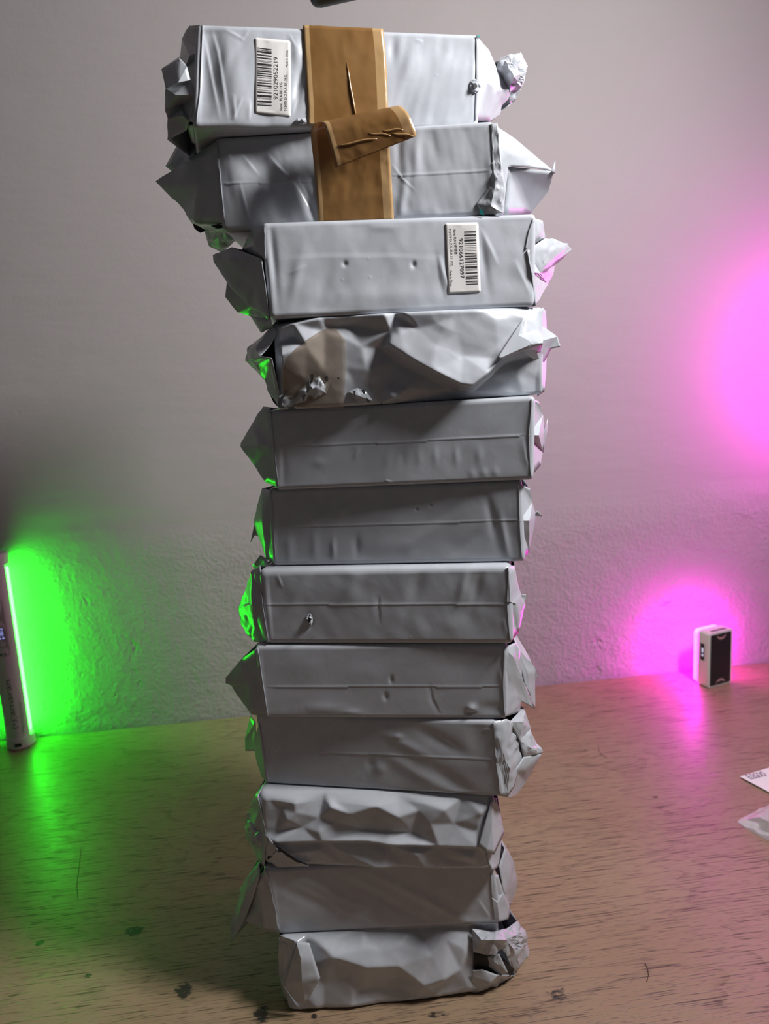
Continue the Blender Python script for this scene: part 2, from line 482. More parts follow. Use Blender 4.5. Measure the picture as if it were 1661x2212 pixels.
def crease(pts, amp, w, sharp=1.0, step=0.0):
    pts = np.array(pts, float)
    def fn(X, Y):
        out = np.zeros_like(X, float)
        best = np.full(X.shape, 1e9); tt = np.zeros_like(X, float); sg = np.zeros_like(X, float)
        n = len(pts) - 1
        for k in range(n):
            a, b = pts[k], pts[k + 1]
            d = b - a; L2 = d @ d
            t = np.clip(((X - a[0]) * d[0] + (Y - a[1]) * d[1]) / L2, 0, 1)
            dx = X - a[0] - t * d[0]; dy = Y - a[1] - t * d[1]
            r = np.hypot(dx, dy)
            m_ = r < best
            best = np.where(m_, r, best); tt = np.where(m_, (k + t) / n, tt)
            sg = np.where(m_, np.sign(d[0] * dy - d[1] * dx), sg)
        taper = np.sin(np.pi * np.clip(tt, 0, 1)) ** 0.8 if step == 0 else np.clip(np.minimum(tt, 1 - tt) * 30, 0.0, 1)
        # a film fold: long gentle flank on one side, short steep one on the other
        q = np.where(sg > 0, np.clip(1 - best / (w * 2.6), 0, 1) ** 1.6, np.clip(1 - best / (w * 0.8), 0, 1) ** 1.2)
        if step:
            ramp = np.clip(1 - best / w, 0, 1)
            return taper * np.where(sg < 0, amp * ramp ** sharp, -step * np.clip(1 - best / (0.35 * w), 0, 1))
        return 0.75 * amp * q * taper
    return fn

def dent(x, y, rx, ry, amp, ang=0.0):
    c, s_ = math.cos(math.radians(ang)), math.sin(math.radians(ang))
    def fn(X, Y):
        a = ((X - x) * c + (Y - y) * s_) / rx; b = (-(X - x) * s_ + (Y - y) * c) / ry
        return amp * np.exp(-(a * a + b * b))
    return fn

def waves(amp, sx, sy, ang, seed, oct=3):
    c, s_ = math.cos(math.radians(ang)), math.sin(math.radians(ang))
    def fn(X, Y):
        a = (X * c + Y * s_) / sx; b = (-X * s_ + Y * c) / sy
        return amp * fbm(a + seed * 7.7, b + seed * 3.3, oct)
    return fn

def ridged(amp, sx, sy, ang, seed):
    c, s_ = math.cos(math.radians(ang)), math.sin(math.radians(ang))
    def fn(X, Y):
        a = (X * c + Y * s_) / sx + seed * 5.1; b = (-X * s_ + Y * c) / sy + seed * 2.9
        return amp * (1 - 2 * np.abs(vnoise(a, b))) * (0.5 + 0.5 * vnoise(a * .4 + 9, b * .4))
    return fn

def facets(pts, edges=(), blur=4.0):
    raw = facets_raw(pts, edges)
    P = np.array(pts, float)
    x0, y0 = P[:, 0].min() - 12, P[:, 1].min() - 12
    x1, y1 = P[:, 0].max() + 12, P[:, 1].max() + 12
    gx, gy = np.arange(x0, x1, 1.0), np.arange(y0, y1, 1.0)
    X, Y = np.meshgrid(gx, gy, indexing='ij')
    cl = lambda X, Y: raw(np.clip(X, x0 + 12.01, x1 - 12.01), np.clip(Y, y0 + 12.01, y1 - 12.01))
    G = cl(X, Y)
    k = np.arange(-int(3 * blur), int(3 * blur) + 1); w = np.exp(-.5 * (k / blur) ** 2); w /= w.sum()
    r = len(k) // 2
    Gp = np.pad(G, r, mode='edge')
    Gp = sum(w[i] * Gp[i:i + G.shape[0], :] for i in range(len(k)))
    G = sum(w[i] * Gp[:, i:i + G.shape[1]] for i in range(len(k)))
    def fn(X, Y):
        a = np.clip(X - x0, 0, G.shape[0] - 1.001); b = np.clip(Y - y0, 0, G.shape[1] - 1.001)
        i = a.astype(int); j = b.astype(int); u = a - i; v = b - j
        return (G[i, j] * (1 - u) + G[i + 1, j] * u) * (1 - v) + (G[i, j + 1] * (1 - u) + G[i + 1, j + 1] * u) * v
    return fn

def facets_raw(pts, edges=()):
    P = np.array(pts, float)
    vv, _, tri, *_r = delaunay_2d_cdt([Vector((p[0], p[1])) for p in P], [tuple(e) for e in edges], [], 0, 1e-6)
    orig = _r[0]
    H = np.array([P[o[0]][2] if len(o) else 0 for o in orig])
    V = np.array([(v.x, v.y) for v in vv])
    for k, o in enumerate(orig):
        if not len(o):     # crossing of two edges: nearest control height
            H[k] = P[np.argmin(np.hypot(*(P[:, :2] - V[k]).T))][2]
    def fn(X, Y):
        out = np.zeros_like(X, float); done = np.zeros(X.shape, bool)
        for t in tri:
            a, b, c = V[t[0]], V[t[1]], V[t[2]]
            den = (b[1] - c[1]) * (a[0] - c[0]) + (c[0] - b[0]) * (a[1] - c[1])
            if abs(den) < 1e-9: continue
            l1 = ((b[1] - c[1]) * (X - c[0]) + (c[0] - b[0]) * (Y - c[1])) / den
            l2 = ((c[1] - a[1]) * (X - c[0]) + (a[0] - c[0]) * (Y - c[1])) / den
            l3 = 1 - l1 - l2
            m_ = (l1 > -1e-6) & (l2 > -1e-6) & (l3 > -1e-6) & ~done
            out = np.where(m_, l1 * H[t[0]] + l2 * H[t[1]] + l3 * H[t[2]], out); done |= m_
        return out
    return fn

def make_body(fr, mat, cols=230, rows=84, rad=0.0035, edge_keep=1.0):
    """one closed skin: profile loops (front, bottom, back, top) swept from the left end to the right end"""
    Wd = np.linalg.norm(fr.Q[1] - fr.Q[0]); Hh = ZB[fr.i][1] - ZB[fr.i][0]; D = fr.depth
    ends = np.array([0, .08, .3, .6, 1.0]) * rad / Wd
    a = np.concatenate([ends, np.linspace(rad / Wd * 1.4, 1 - rad / Wd * 1.4, cols), 1 - ends[::-1]])
    b = np.concatenate([np.array([.0, .08, .3, .6]) * rad / Hh, np.linspace(rad / Hh, 1 - rad / Hh, rows), 1 - np.array([.6, .3, .08, 0]) * rad / Hh])
    A, Bm = np.meshgrid(a, b, indexing='ij')
    e = np.minimum(A, 1 - A) * Wd
    inset = np.where(e < rad, rad - np.sqrt(np.maximum(0, rad ** 2 - (rad - e) ** 2)), 0)
    Bs = 0.5 + (Bm - 0.5) * (1 - 2 * inset / Hh)
    P = fr.base(A, Bs)
    px, py = project(P)
    h = fr.height(px, py) * 1e-3
    ed = np.minimum(Bm, 1 - Bm) * Hh
    fade = np.clip(ed / 0.007, 0, 1); fade = fade * fade * (3 - 2 * fade)
    fade2 = np.clip(e / 0.006, 0, 1)
    h = h * (edge_keep + (1 - edge_keep) * fade) * fade2
    rnd = np.where(ed < rad, rad - np.sqrt(np.maximum(0, rad ** 2 - (rad - ed) ** 2)), 0)
    front = P + fr.n * (h - np.maximum(inset, 0) - rnd)[..., None]
    nc, nr = A.shape
    loops = []
    dd = np.array([.012, .03, .06, .10, .15, D - rad])
    for j in range(nc):
        top = front[j, 0]; bot = front[j, -1]
        ins = inset[j, 0]
        t0 = fr.base(a[j:j + 1], Bs[j, :1])[0]; b0 = fr.base(a[j:j + 1], Bs[j, -1:])[0]
        lp = list(front[j])
        lp += [b0 - fr.n * d for d in dd]
        lp += [b0 - fr.n * (D - ins) + np.array([0, 0, rad]), t0 - fr.n * (D - ins) - np.array([0, 0, rad])]
        lp += [t0 - fr.n * d for d in dd[::-1]]
        loops.append(lp)
    V = np.array(loops); M = V.shape[1]
    verts = V.reshape(-1, 3)
    idx = lambda j, k: j * M + k % M
    faces = [(idx(j, k), idx(j, k + 1), idx(j + 1, k + 1), idx(j + 1, k)) for j in range(nc - 1) for k in range(M)]
    faces.append([idx(0, k) for k in range(M)][::-1]); faces.append([idx(nc - 1, k) for k in range(M)])
    o = mesh_obj('wrapped_body', verts, faces, mat, fr.root)
    return o

def sheet(fr, name, pts, inner=(), edges=(), sil=None, side='L', amp=1.0, freq=70, cuts=4, mat=None, back=110, thick=0.35, sharp=30, parent=None, seed=0.0):
    """piece of film: outline pts (px, py, mm in front of the face), inner points, fold edges; sil = outline run that is carried round to the back of the end"""
    allp = list(pts) + list(inner)
    n = len(pts)
    if fr.i in (1, 2, 3, 5, 6, 7, 8, 9, 11) and name == 'end_fold':
        mid = sum(c[0] for c in CORN[fr.i]) / 4
        for k, p in enumerate(allp):
            if p[2] >= -3.5:
                x = p[0] + (8 if p[0] < mid else -8); y = p[1] + (3 if abs(p[1] - CORN[fr.i][0][1]) < 12 or abs(p[1] - CORN[fr.i][1][1]) < 12 else -3 if abs(p[1] - CORN[fr.i][3][1]) < 12 or abs(p[1] - CORN[fr.i][2][1]) < 12 else 0)
                allp[k] = (x, y, 0.7 + float(fr.height(np.array([x]), np.array([y]))[0]) * .5)
        pts = allp[:n]
    vin = [Vector((p[0], p[1])) for p in allp]
    vv, _, tri, ov, _, _ = delaunay_2d_cdt(vin, [tuple(e) for e in edges], [list(range(n))], 1, 1e-5)
    bm = bmesh.new()
    P3 = []
    for v, o in zip(vv, ov):
        d = allp[o[0]][2] if len(o) else allp[int(np.argmin([(v.x - q[0]) ** 2 + (v.y - q[1]) ** 2 for q in allp]))][2]
        P3.append(bm.verts.new(tuple(fr.pt(v.x, v.y, d))))
    where = {}
    for k, o in enumerate(ov):
        for q in o: where[q] = k
    for t in tri:
        try: bm.faces.new([P3[k] for k in t])
        except ValueError: pass
    if sil:
        ks = [where[k] for k in sil]
        zs = np.linspace(ZB[fr.i][1] - .006, ZB[fr.i][0] + .006, len(ks))
        corner_t = fr.Q[0] if side == 'L' else fr.Q[1]
        corner_b = fr.Q[3] if side == 'L' else fr.Q[2]
        prev = None
        for q, (k, z) in enumerate(zip(ks, zs)):
            f_ = (ZB[fr.i][1] - z) / (ZB[fr.i][1] - ZB[fr.i][0])
            B_ = corner_t * (1 - f_) + corner_b * f_ - fr.n * back * 1e-3 + fr.u * (0.002 if side == 'L' else -0.002)
            B_[2] = z
            vb = bm.verts.new(tuple(B_))
            if prev: bm.faces.new((prev[0], P3[k], vb, prev[1]))
            prev = (P3[k], vb)
    bmesh.ops.recalc_face_normals(bm, faces=bm.faces)
    bmesh.ops.triangulate(bm, faces=bm.faces)
    keep = {v: v.co.copy() for v in bm.verts}
    if cuts:
        bmesh.ops.subdivide_edges(bm, edges=bm.edges[:], cuts=cuts, use_grid_fill=True)
    bm.normal_update()
    moves = []
    for v in bm.verts:
        k_ = 0.25 if v.is_boundary else 1.0
        moves.append(v.co + v.normal * crinkle(v.co, amp * 1e-3 * k_, freq, seed + fr.i * 3.7))
    for v, c in zip(bm.verts, moves): v.co = Vector((c.x, c.y, max(c.z, .0006)))
    o = bm_obj(name, bm, mat or FLAP, parent or fr.root, True, sharp)
    if thick:
        md = o.modifiers.new('thickness', 'SOLIDIFY'); md.thickness = thick * 1e-3; md.offset = 0
    return o

FR = {i: Frame(i) for i in range(1, 13)}

# ---- dressed fronts: dents, folds and creases, pixel coordinates of the photograph, heights in mm
def seam(pts, amp=0.32, w=6):
    return crease(pts, amp, w, 1.0, 0.15)
f = FR[1]
f.hts = [waves(.9, 60, 160, 12, 1), dent(445, 160, 30, 120, -2.5, 8), dent(500, 150, 24, 90, 1.8, -10), dent(645, 190, 9, 40, -1.6, 8), dent(640, 110, 10, 25, 1.2),
         dent(880, 150, 14, 40, 1.2, 15), dent(850, 110, 10, 30, -1.0), dent(950, 200, 90, 60, 0.8), dent(985, 110, 40, 30, -.8),
         crease([(456, 60), (470, 110), (484, 200), (492, 262)], 1.2, 7), crease([(440, 75), (452, 140), (475, 262)], 1.3, 7), crease([(424, 60), (428, 140), (424, 205), (412, 262)], 1.6, 6),
         crease([(482, 60), (530, 88)], .7, 4), crease([(541, 62), (520, 90)], .6, 4), crease([(505, 205), (508, 262)], .9, 5), crease([(525, 210), (502, 262)], .9, 5), crease([(540, 215), (538, 262)], .9, 5),
         crease([(624, 72), (640, 105)], .6, 4), crease([(642, 210), (630, 250)], .7, 4), crease([(1028, 75), (1030, 160), (1030, 260)], 1.0, 7), crease([(895, 85), (915, 90)], .5, 4)]
f = FR[2]
f.hts = [waves(.7, 55, 150, -12, 2), seam([(424, 401), (560, 397), (672, 393)]), seam([(846, 382), (1056, 370)]),
         dent(520, 390, 22, 90, 1.6, -18), dent(560, 350, 24, 80, -1.5, -22), dent(640, 420, 20, 70, 1.5, -28), dent(670, 445, 10, 45, -1.8, -22), dent(600, 450, 24, 40, -1.2, -20),
         crease([(474, 330), (462, 395), (470, 470)], 1.3, 7), crease([(486, 315), (500, 345)], .7, 4), crease([(520, 330), (560, 380)], .8, 5), crease([(575, 330), (640, 405), (682, 476)], 1.1, 7), crease([(518, 390), (540, 480)], .8, 5),
         crease([(640, 380), (672, 440)], .6, 4), crease([(848, 355), (868, 385), (897, 413)], .6, 3), dent(870, 430, 9, 60, 1.0, 8), dent(900, 330, 10, 60, .8, 5), dent(862, 320, 9, 40, -1.0), dent(960, 400, 60, 60, .6),
         ridged(1.6, 10, 22, 0, 3) if False else dent(1065, 430, 8, 25, 1.4), crease([(1062, 272), (1066, 340), (1064, 400), (1054, 440), (1040, 462)], 1.4, 8)]
f = FR[3]
f.hts = [waves(.55, 80, 120, 0, 3), crease([(600, 562), (700, 556), (860, 556), (950, 562)], .5, 14), dent(640, 600, 12, 60, .8, 12), dent(700, 620, 14, 50, -.6, 14), dent(590, 560, 9, 80, -1.4, -5),
         dent(745, 570, 5, 6, -1.0), dent(893, 572, 5, 7, -1.2), crease([(948, 550), (955, 585), (970, 625)], 1.1, 10), crease([(940, 540), (948, 600), (960, 650)], -.9, 12), crease([(1035, 490), (1060, 540), (1075, 575)], .9, 10),
         dent(1045, 560, 9, 60, -1.0, -8), crease([(1110, 560), (1148, 645)], 1.0, 12), dent(850, 640, 120, 20, .7), dent(1100, 600, 30, 30, -1.0, 40), crease([(623, 592), (662, 572)], .4, 4), dent(830, 490, 30, 10, .5)]
f = FR[4]
E4 = [(0, 1), (1, 2), (2, 3), (3, 4), (4, 5), (5, 6), (6, 7), (7, 8)]
p4 = [(576, 717, 6), (632, 700, 11), (690, 685, 12), (735, 672, 15), (781, 660, 19), (850, 660, 20), (970, 661, 17), (1060, 662, 9), (1165, 664, -2),
      (585, 690, -22), (640, 684, -20), (690, 676, -14), (735, 664, -6),
      (585, 745, 0), (635, 733, 3), (662, 748, 13), (625, 762, 15), (587, 774, 16), (560, 770, 6), (700, 716, 6), (713, 706, 4), (746, 733, 8), (760, 705, 3),
      (747, 794, 6), (742, 886, 1), (602, 855, 1), (600, 890, -3), (667, 886, 0), (660, 820, 6), (700, 800, 7),
      (823, 670, 18), (852, 686, 9), (841, 718, 10), (836, 747, 15), (860, 726, 15), (899, 713, 13), (934, 747, 16), (981, 721, 13), (992, 771, 14), (970, 690, 15),
      (1037, 678, 13), (1062, 694, 13), (1066, 753, 14), (1050, 776, 15), (872, 770, 17), (926, 803, 20), (984, 832, 23), (1008, 835, 25), (1042, 808, 24), (1072, 776, 21), (1150, 745, 22), (1195, 735, 16),
      (1130, 688, 8), (1120, 730, 14), (820, 752, 3), (860, 782, 3), (926, 814, 5), (984, 843, 5), (1012, 845, 5), (1052, 812, 5), (1085, 782, 5), (1170, 765, 2),
      (1180, 790, -2), (1180, 860, -4), (1132, 854, -1), (1000, 862, 0), (846, 858, 9), (830, 826, 2), (880, 836, 7), (930, 842, 4), (880, 866, 1), (820, 878, 0), (790, 800, 7), (780, 750, 8), (1180, 668, -6), (770, 840, 3), (1175, 715, 4), (1110, 800, 6)]
_n4 = {tuple(q[:2]): k for k, q in enumerate(p4)}
def ed4(*c): return [(_n4[c[k]], _n4[c[k + 1]]) for k in range(len(c) - 1)]
E4 += ed4((836, 747), (872, 770), (926, 803), (984, 832), (1008, 835), (1042, 808), (1072, 776), (1150, 745), (1195, 735))
E4 += ed4((820, 752), (860, 782), (926, 814), (984, 843), (1012, 845), (1052, 812), (1085, 782), (1170, 765))
E4 += ed4((635, 733), (662, 748), (625, 762), (587, 774)) + ed4((899, 713), (934, 747), (992, 771)) + ed4((1130, 688), (1072, 776)) + ed4((1062, 694), (1066, 753), (1050, 776))
f.hts = [facets(p4, E4, 3.0), waves(.5, 60, 40, 20, 5, 2), ridged(.35, 60, 40, 35, 4)]
f = FR[5]
f.hts = [waves(.25, 90, 70, 0, 6, 2), seam([(596, 966), (686, 963), (860, 957), (1000, 949), (1140, 941)]), dent(690, 1000, 14, 10, 0.36), dent(770, 980, 6, 12, 0.41, 20), dent(838, 990, 10, 22, 0.36, 15),
         dent(870, 990, 8, 20, -0.27), dent(905, 985, 8, 22, 0.27), dent(940, 985, 7, 20, 0.27), dent(985, 985, 7, 20, 0.32), dent(1035, 985, 8, 18, 0.32), crease([(1128, 940), (1136, 990), (1152, 1028)], .7, 6),
         dent(612, 1000, 8, 60, -0.45), crease([(604, 890), (606, 1050)], .7, 8), dent(1020, 1025, 8, 12, 0.32), dent(1045, 1022, 8, 12, 0.32), dent(1070, 1022, 8, 12, 0.32), crease([(830, 1036), (850, 1044)], .8, 5), crease([(1146, 870), (1148, 1030)], .6, 6)]
f = FR[6]
f.hts = [waves(.3, 70, 60, 20, 7, 2), seam([(590, 1140), (860, 1134), (1140, 1124)]), dent(700, 1110, 14, 12, .7), dent(740, 1100, 10, 10, .8), dent(680, 1180, 10, 30, .6), dent(625, 1185, 10, 30, .7), dent(720, 1185, 6, 20, .8), dent(770, 1180, 8, 20, -.7),
         dent(1060, 1110, 9, 60, -.9, -12), dent(1090, 1160, 8, 50, .8, -10), dent(960, 1110, 60, 14, -.7, -38), dent(920, 1150, 60, 14, .7, -38), dent(1000, 1180, 70, 14, -.6, -38), crease([(592, 1070), (594, 1215)], 1.0, 8), dent(900, 1100, 3, 3, -1.0), dent(930, 1092, 3, 3, -.8),
         crease([(1122, 1045), (1124, 1210)], .8, 7), dent(840, 1180, 40, 20, .5)]
f = FR[7]
f.hts = [waves(.35, 50, 90, -35, 8, 2), seam([(560, 1308), (830, 1307), (1106, 1307)]), dent(650, 1270, 12, 50, .5, 35), dent(760, 1265, 14, 50, .7, 35), dent(900, 1270, 14, 40, -.8, 20), dent(1000, 1265, 10, 40, .8, 15), dent(1030, 1270, 10, 40, -.8, 15),
         crease([(818, 1285), (818, 1310), (820, 1350)], -.6, 6), crease([(572, 1236), (576, 1300), (584, 1388)], 1.2, 12), dent(668, 1342, 6, 11, -2.2), crease([(1092, 1236), (1098, 1300), (1104, 1385)], .9, 9), dent(985, 1350, 24, 20, .4), crease([(600, 1240), (610, 1270)], .6, 4), crease([(1088, 1335), (1100, 1375)], .6, 5)]
f = FR[8]
f.hts = [waves(.25, 120, 60, 0, 9, 2), seam([(572, 1486), (850, 1484), (1000, 1485), (1096, 1484)]), crease([(556, 1404), (560, 1470), (572, 1545)], 1.5, 14), dent(845, 1468, 4, 8, -.8), dent(833, 1505, 5, 8, -.9), crease([(928, 1475), (934, 1510), (952, 1546)], -.6, 5),
         dent(1018, 1530, 10, 9, 1.6), dent(1016, 1540, 9, 6, -1.4), dent(1085, 1460, 8, 20, 1.0), dent(700, 1530, 40, 12, .6), dent(760, 1540, 20, 8, .6), dent(1070, 1530, 30, 12, -.9), dent(650, 1430, 60, 20, .4), dent(1000, 1440, 60, 25, -.5)]
f = FR[9]
f.hts = [waves(.3, 110, 50, 28, 10, 2), seam([(680, 1627), (850, 1632), (1076, 1643)]), dent(880, 1610, 60, 12, .9, 28), dent(950, 1600, 60, 14, -1.1, 28), dent(900, 1670, 70, 14, .9, 30), dent(980, 1690, 60, 14, -1.0, 34), dent(820, 1660, 14, 12, .8), dent(800, 1650, 10, 12, -.8),
         dent(860, 1590, 10, 6, .8), crease([(1064, 1562), (1070, 1620), (1082, 1712)], 1.3, 9), crease([(1040, 1580), (1070, 1570)], .6, 5), dent(1030, 1600, 20, 30, -.7), crease([(945, 1590), (985, 1615)], .4, 4)]
f = FR[10]
p10 = [(548, 1714, -3), (700, 1716, -2), (860, 1718, -2), (1000, 1722, -2), (1072, 1726, -3), (564, 1875, -2), (700, 1876, 0), (860, 1882, 0), (1064, 1884, -2),
       (602, 1807, 10), (700, 1806, 9), (797, 1805, 9), (839, 1812, 10), (950, 1816, 9), (1032, 1820, 8), (602, 1813, 4), (700, 1812, 3), (797, 1811, 3), (839, 1818, 3), (950, 1822, 3), (1032, 1827, 3),
       (575, 1712 + 8, 2), (610, 1740, 2), (642, 1746, 7), (692, 1760, 4), (694, 1785, 9), (655, 1780, 5), (625, 1760, 8), (600, 1790, 3), (719, 1732, 8), (640, 1725, 6), (760, 1745, 9), (729, 1770, 4), (790, 1790, 1), (815, 1730, 8), (862, 1752, 9), (892, 1798, 1), (845, 1790, 3), (930, 1770, 7), (905, 1745, 4),
       (980, 1775, 3), (1007, 1800, 6), (960, 1740, 7), (1040, 1750, 5), (1030, 1790, 3), (744, 1866, 2), (794, 1816, 3), (827, 1868, 8), (780, 1850, 7), (660, 1850, 2), (620, 1835, 6), (690, 1828, 6), (870, 1860, 3), (900, 1835, 7), (960, 1845, 3), (1020, 1845, 6), (920, 1870, 5), (1040, 1870, 2), (560, 1800, 2)]
f.hts = [facets(p10, [(9 + k, 10 + k) for k in range(5)] + [(15 + k, 16 + k) for k in range(5)], 2.4), waves(.5, 60, 34, 15, 11, 2), ridged(.35, 60, 30, 20, 6)]
f = FR[11]
f.hts = [waves(.35, 120, 60, 20, 12), dent(720, 1930, 90, 10, .9, 25), dent(680, 1950, 90, 12, -.9, 25), dent(870, 1920, 120, 10, 1.0, 27), dent(830, 1945, 120, 10, -.9, 27), dent(950, 1960, 70, 9, .9, 30), dent(760, 1975, 90, 10, .7, 25), crease([(586, 1885), (600, 2010)], .8, 10),
         crease([(1030, 1940), (1060, 1985)], .6, 6)]
f = FR[12]
p12 = [(598, 2018, -4), (660, 2020, -6), (780, 2018, -9), (900, 2012, -9), (1019, 2000, -4), (1085, 1998, -4), (618, 2190, 0), (700, 2182, 4), (830, 2168, 6), (952, 2146, 5), (1020, 2146, 1), (1085, 2138, -4),
       (640, 2032, 4), (697, 2034, 5), (780, 2036, 6), (860, 2034, 6), (960, 2022, 3), (720, 2050, 10), (790, 2064, 14), (860, 2064, 13), (760, 2092, 7), (860, 2097, 6), (912, 2105, 13), (821, 2039, 7), (992, 2082, 7), (955, 2092, 13), (930, 2050, 8), (1000, 2040, 6), (1019, 2075, 4),
       (780, 2130, 3), (860, 2125, 4), (700, 2120, 4), (960, 2122, 5), (1010, 2120, 7), (900, 2140, 7), (760, 2160, 8), (612, 2100, 2), (680, 2160, 7), (660, 2080, 3)]
f.hts = [facets(p12, [(23, 22), (22, 25), (25, 24), (17, 18), (18, 19)], 2.6), waves(.45, 60, 40, 25, 13, 2), ridged(.3, 60, 40, -20, 8)]

for i in range(1, 13):
    keep = {4: 1.0, 10: 0.55, 12: 0.7}.get(i, 0.25)
    make_body(FR[i], FILM[i % 3], edge_keep=keep, rad={7: .005, 10: .006, 4: .003}.get(i, .0035))

# ---- loose film at the ends and over the fronts -------------------------------------------------
S = sheet
# 1 left: folded tabs and the puffed end
S(FR[1], 'end_fold', [(430, 51, -2), (410, 56, -22), (393, 84, -40), (389, 122, -45), (398, 150, -30), (404, 200, -20), (405, 262, -14), (416, 268, -3), (424, 205, 0), (428, 110, 0)], [(410, 120, -10)], sil=[1, 2, 3, 4, 5, 6], amp=.8, seed=1)
S(FR[1], 'end_flap', [(389, 122, -12), (349, 149, -18), (358, 191, -8), (411, 172, -2), (404, 145, -2)], [(387, 128, -6), (385, 178, 0)], [(10 - 5, 6)], amp=.6, cuts=3, seed=2)
S(FR[1], 'end_flap', [(358, 191, -14), (356, 238, -22), (362, 256, -25), (362, 302, -30), (403, 282, -22), (409, 262, -12), (425, 205, -3), (411, 172, -6)], [(392, 230, -24), (380, 205, -6), (395, 250, -12)], sil=[0, 1, 2, 3], amp=1.2, seed=3)
S(FR[1], 'end_flap', [(403, 270, -20), (414, 308, -50), (432, 318, -60), (462, 296, -40), (455, 272, -14), (420, 269, -8)], [(432, 290, -22)], amp=1.2, seed=4)
# 1 right: pyramid and twisted knob
S(FR[1], 'end_fold', [(1037, 75, -3), (1056, 108, -20), (1072, 151, -34), (1104, 196, -48), (1098, 214, -52), (1084, 229, -50), (1079, 247, -52), (1055, 263, -30), (1034, 263, -3), (1036, 170, 0)], [(1052, 180, -4), (1070, 195, -22)], [(0, 10), (10, 7)], sil=[1, 2, 3, 4, 5, 6, 7], side='R', amp=1.2, seed=5)
S(FR[1], 'twisted_end', [(1072, 151, -36), (1079, 131, -40), (1102, 113, -50), (1124, 112, -55), (1142, 142, -60), (1128, 193, -58), (1113, 218, -62), (1098, 222, -60), (1100, 200, -48)], [(1096, 140, -30), (1118, 130, -34), (1108, 165, -28), (1125, 160, -42), (1090, 160, -34)], [(9, 11), (10, 12)], sil=[1, 2, 3, 4, 5, 6], side='R', amp=5.0, freq=62, cuts=6, seed=6, back=60, sharp=22)
# 2 left
S(FR[2], 'end_fold', [(462, 301, -3), (411, 341, -26), (337, 392, -62), (395, 450, -50), (422, 480, -30), (478, 484, -3), (470, 400, 1)], [(424, 400, -18)], [(2, 7), (7, 6)], sil=[1, 2, 3, 4], amp=1.6, freq=80, seed=1)
S(FR[2], 'end_flap', [(390, 300, -70), (358, 359, -80), (376, 374, -75), (412, 345, -50), (430, 318, -45), (425, 305, -55)], [(395, 340, -60)], amp=1.2, cuts=3, seed=2)
S(FR[2], 'torn_flap', [(395, 450, -50), (415, 482, -55), (442, 500, -52), (452, 532, -60), (478, 545, -60), (498, 530, -50), (535, 489, -14), (478, 484, -6), (422, 478, -30)], [(470, 505, -30)], amp=2.6, freq=120, cuts=5, seed=3)
# 2 right
S(FR[2], 'end_fold', [(1069, 262, -3), (1113, 300, -18), (1160, 340, -32), (1196, 370, -46), (1150, 362, -28), (1098, 360, -10), (1092, 410, -14), (1088, 465, -16), (1080, 464, -3), (1072, 360, 0)], [(1100, 330, -8)], sil=None, side='R', amp=.9, seed=4)
S(FR[2], 'end_flap', [(1098, 360, -12), (1196, 370, -46), (1184, 413, -60), (1142, 465, -64), (1088, 465, -20)], [], sil=[1, 2, 3], side='R', amp=.5, seed=5)
S(FR[2], 'film_tip', [(1190, 372, -44), (1199, 347, -46), (1199, 376, -48)], [], amp=.2, cuts=2, seed=6)
S(FR[2], 'wrinkled_seam', [(1062, 268, .8), (1074, 265, .8), (1084, 360, 1.5), (1092, 410, 1), (1086, 460, 1), (1042, 463, .8), (1030, 440, .8), (1056, 405, 1.2), (1063, 340, 1)], [(1070, 400, 4), (1060, 445, 4)], amp=2.2, freq=120, cuts=8, seed=7)
# 3 left
S(FR[3], 'end_fold', [(564, 488, -2), (544, 495, -16), (523, 539, -40), (540, 548, -22), (565, 559, -2)], [(550, 525, -8)], sil=[0, 1, 2], amp=.8, seed=1)
S(FR[3], 'end_flap', [(565, 559, -1), (501, 534, -34), (459, 551, -60), (461, 564, -58), (490, 610, -46), (541, 668, -28), (582, 692, -3), (574, 620, 0)], [(500, 560, -30), (545, 610, -14), (530, 640, -26)], [(1, 8), (8, 9), (9, 6)], sil=[1, 2, 3, 4, 5], amp=1.0, seed=2)
S(FR[3], 'end_flap', [(490, 608, -56), (487, 642, -62), (513, 674, -58), (541, 683, -50), (582, 692, -10), (545, 660, -34)], [], sil=[0, 1, 2, 3], amp=.6, seed=3)
S(FR[3], 'end_flap', [(541, 682, -30), (564, 719, -30), (590, 706, -12), (584, 690, -6)], [(572, 700, -12)], amp=1.0, cuts=3, seed=4)
# 3 right
S(FR[3], 'end_fold', [(1160, 468, -3), (1172, 477, -14), (1178, 514, -26), (1142, 541, -3), (1150, 500, 0)], [(1165, 505, -8)], sil=None, side='R', amp=.7, seed=5)
S(FR[3], 'end_flap', [(1138, 541, 1), (1178, 514, -14), (1195, 517, -24), (1225, 527, -44), (1233, 539, -52), (1201, 572, -44), (1183, 615, -40), (1156, 661, -3), (1148, 588, 2)], [(1180, 545, -12), (1168, 590, -12), (1205, 535, -26)], [(0, 10), (10, 4), (9, 10)], sil=[1, 2, 3, 4, 5, 6, 7], side='R', amp=1.8, freq=110, cuts=5, seed=6)
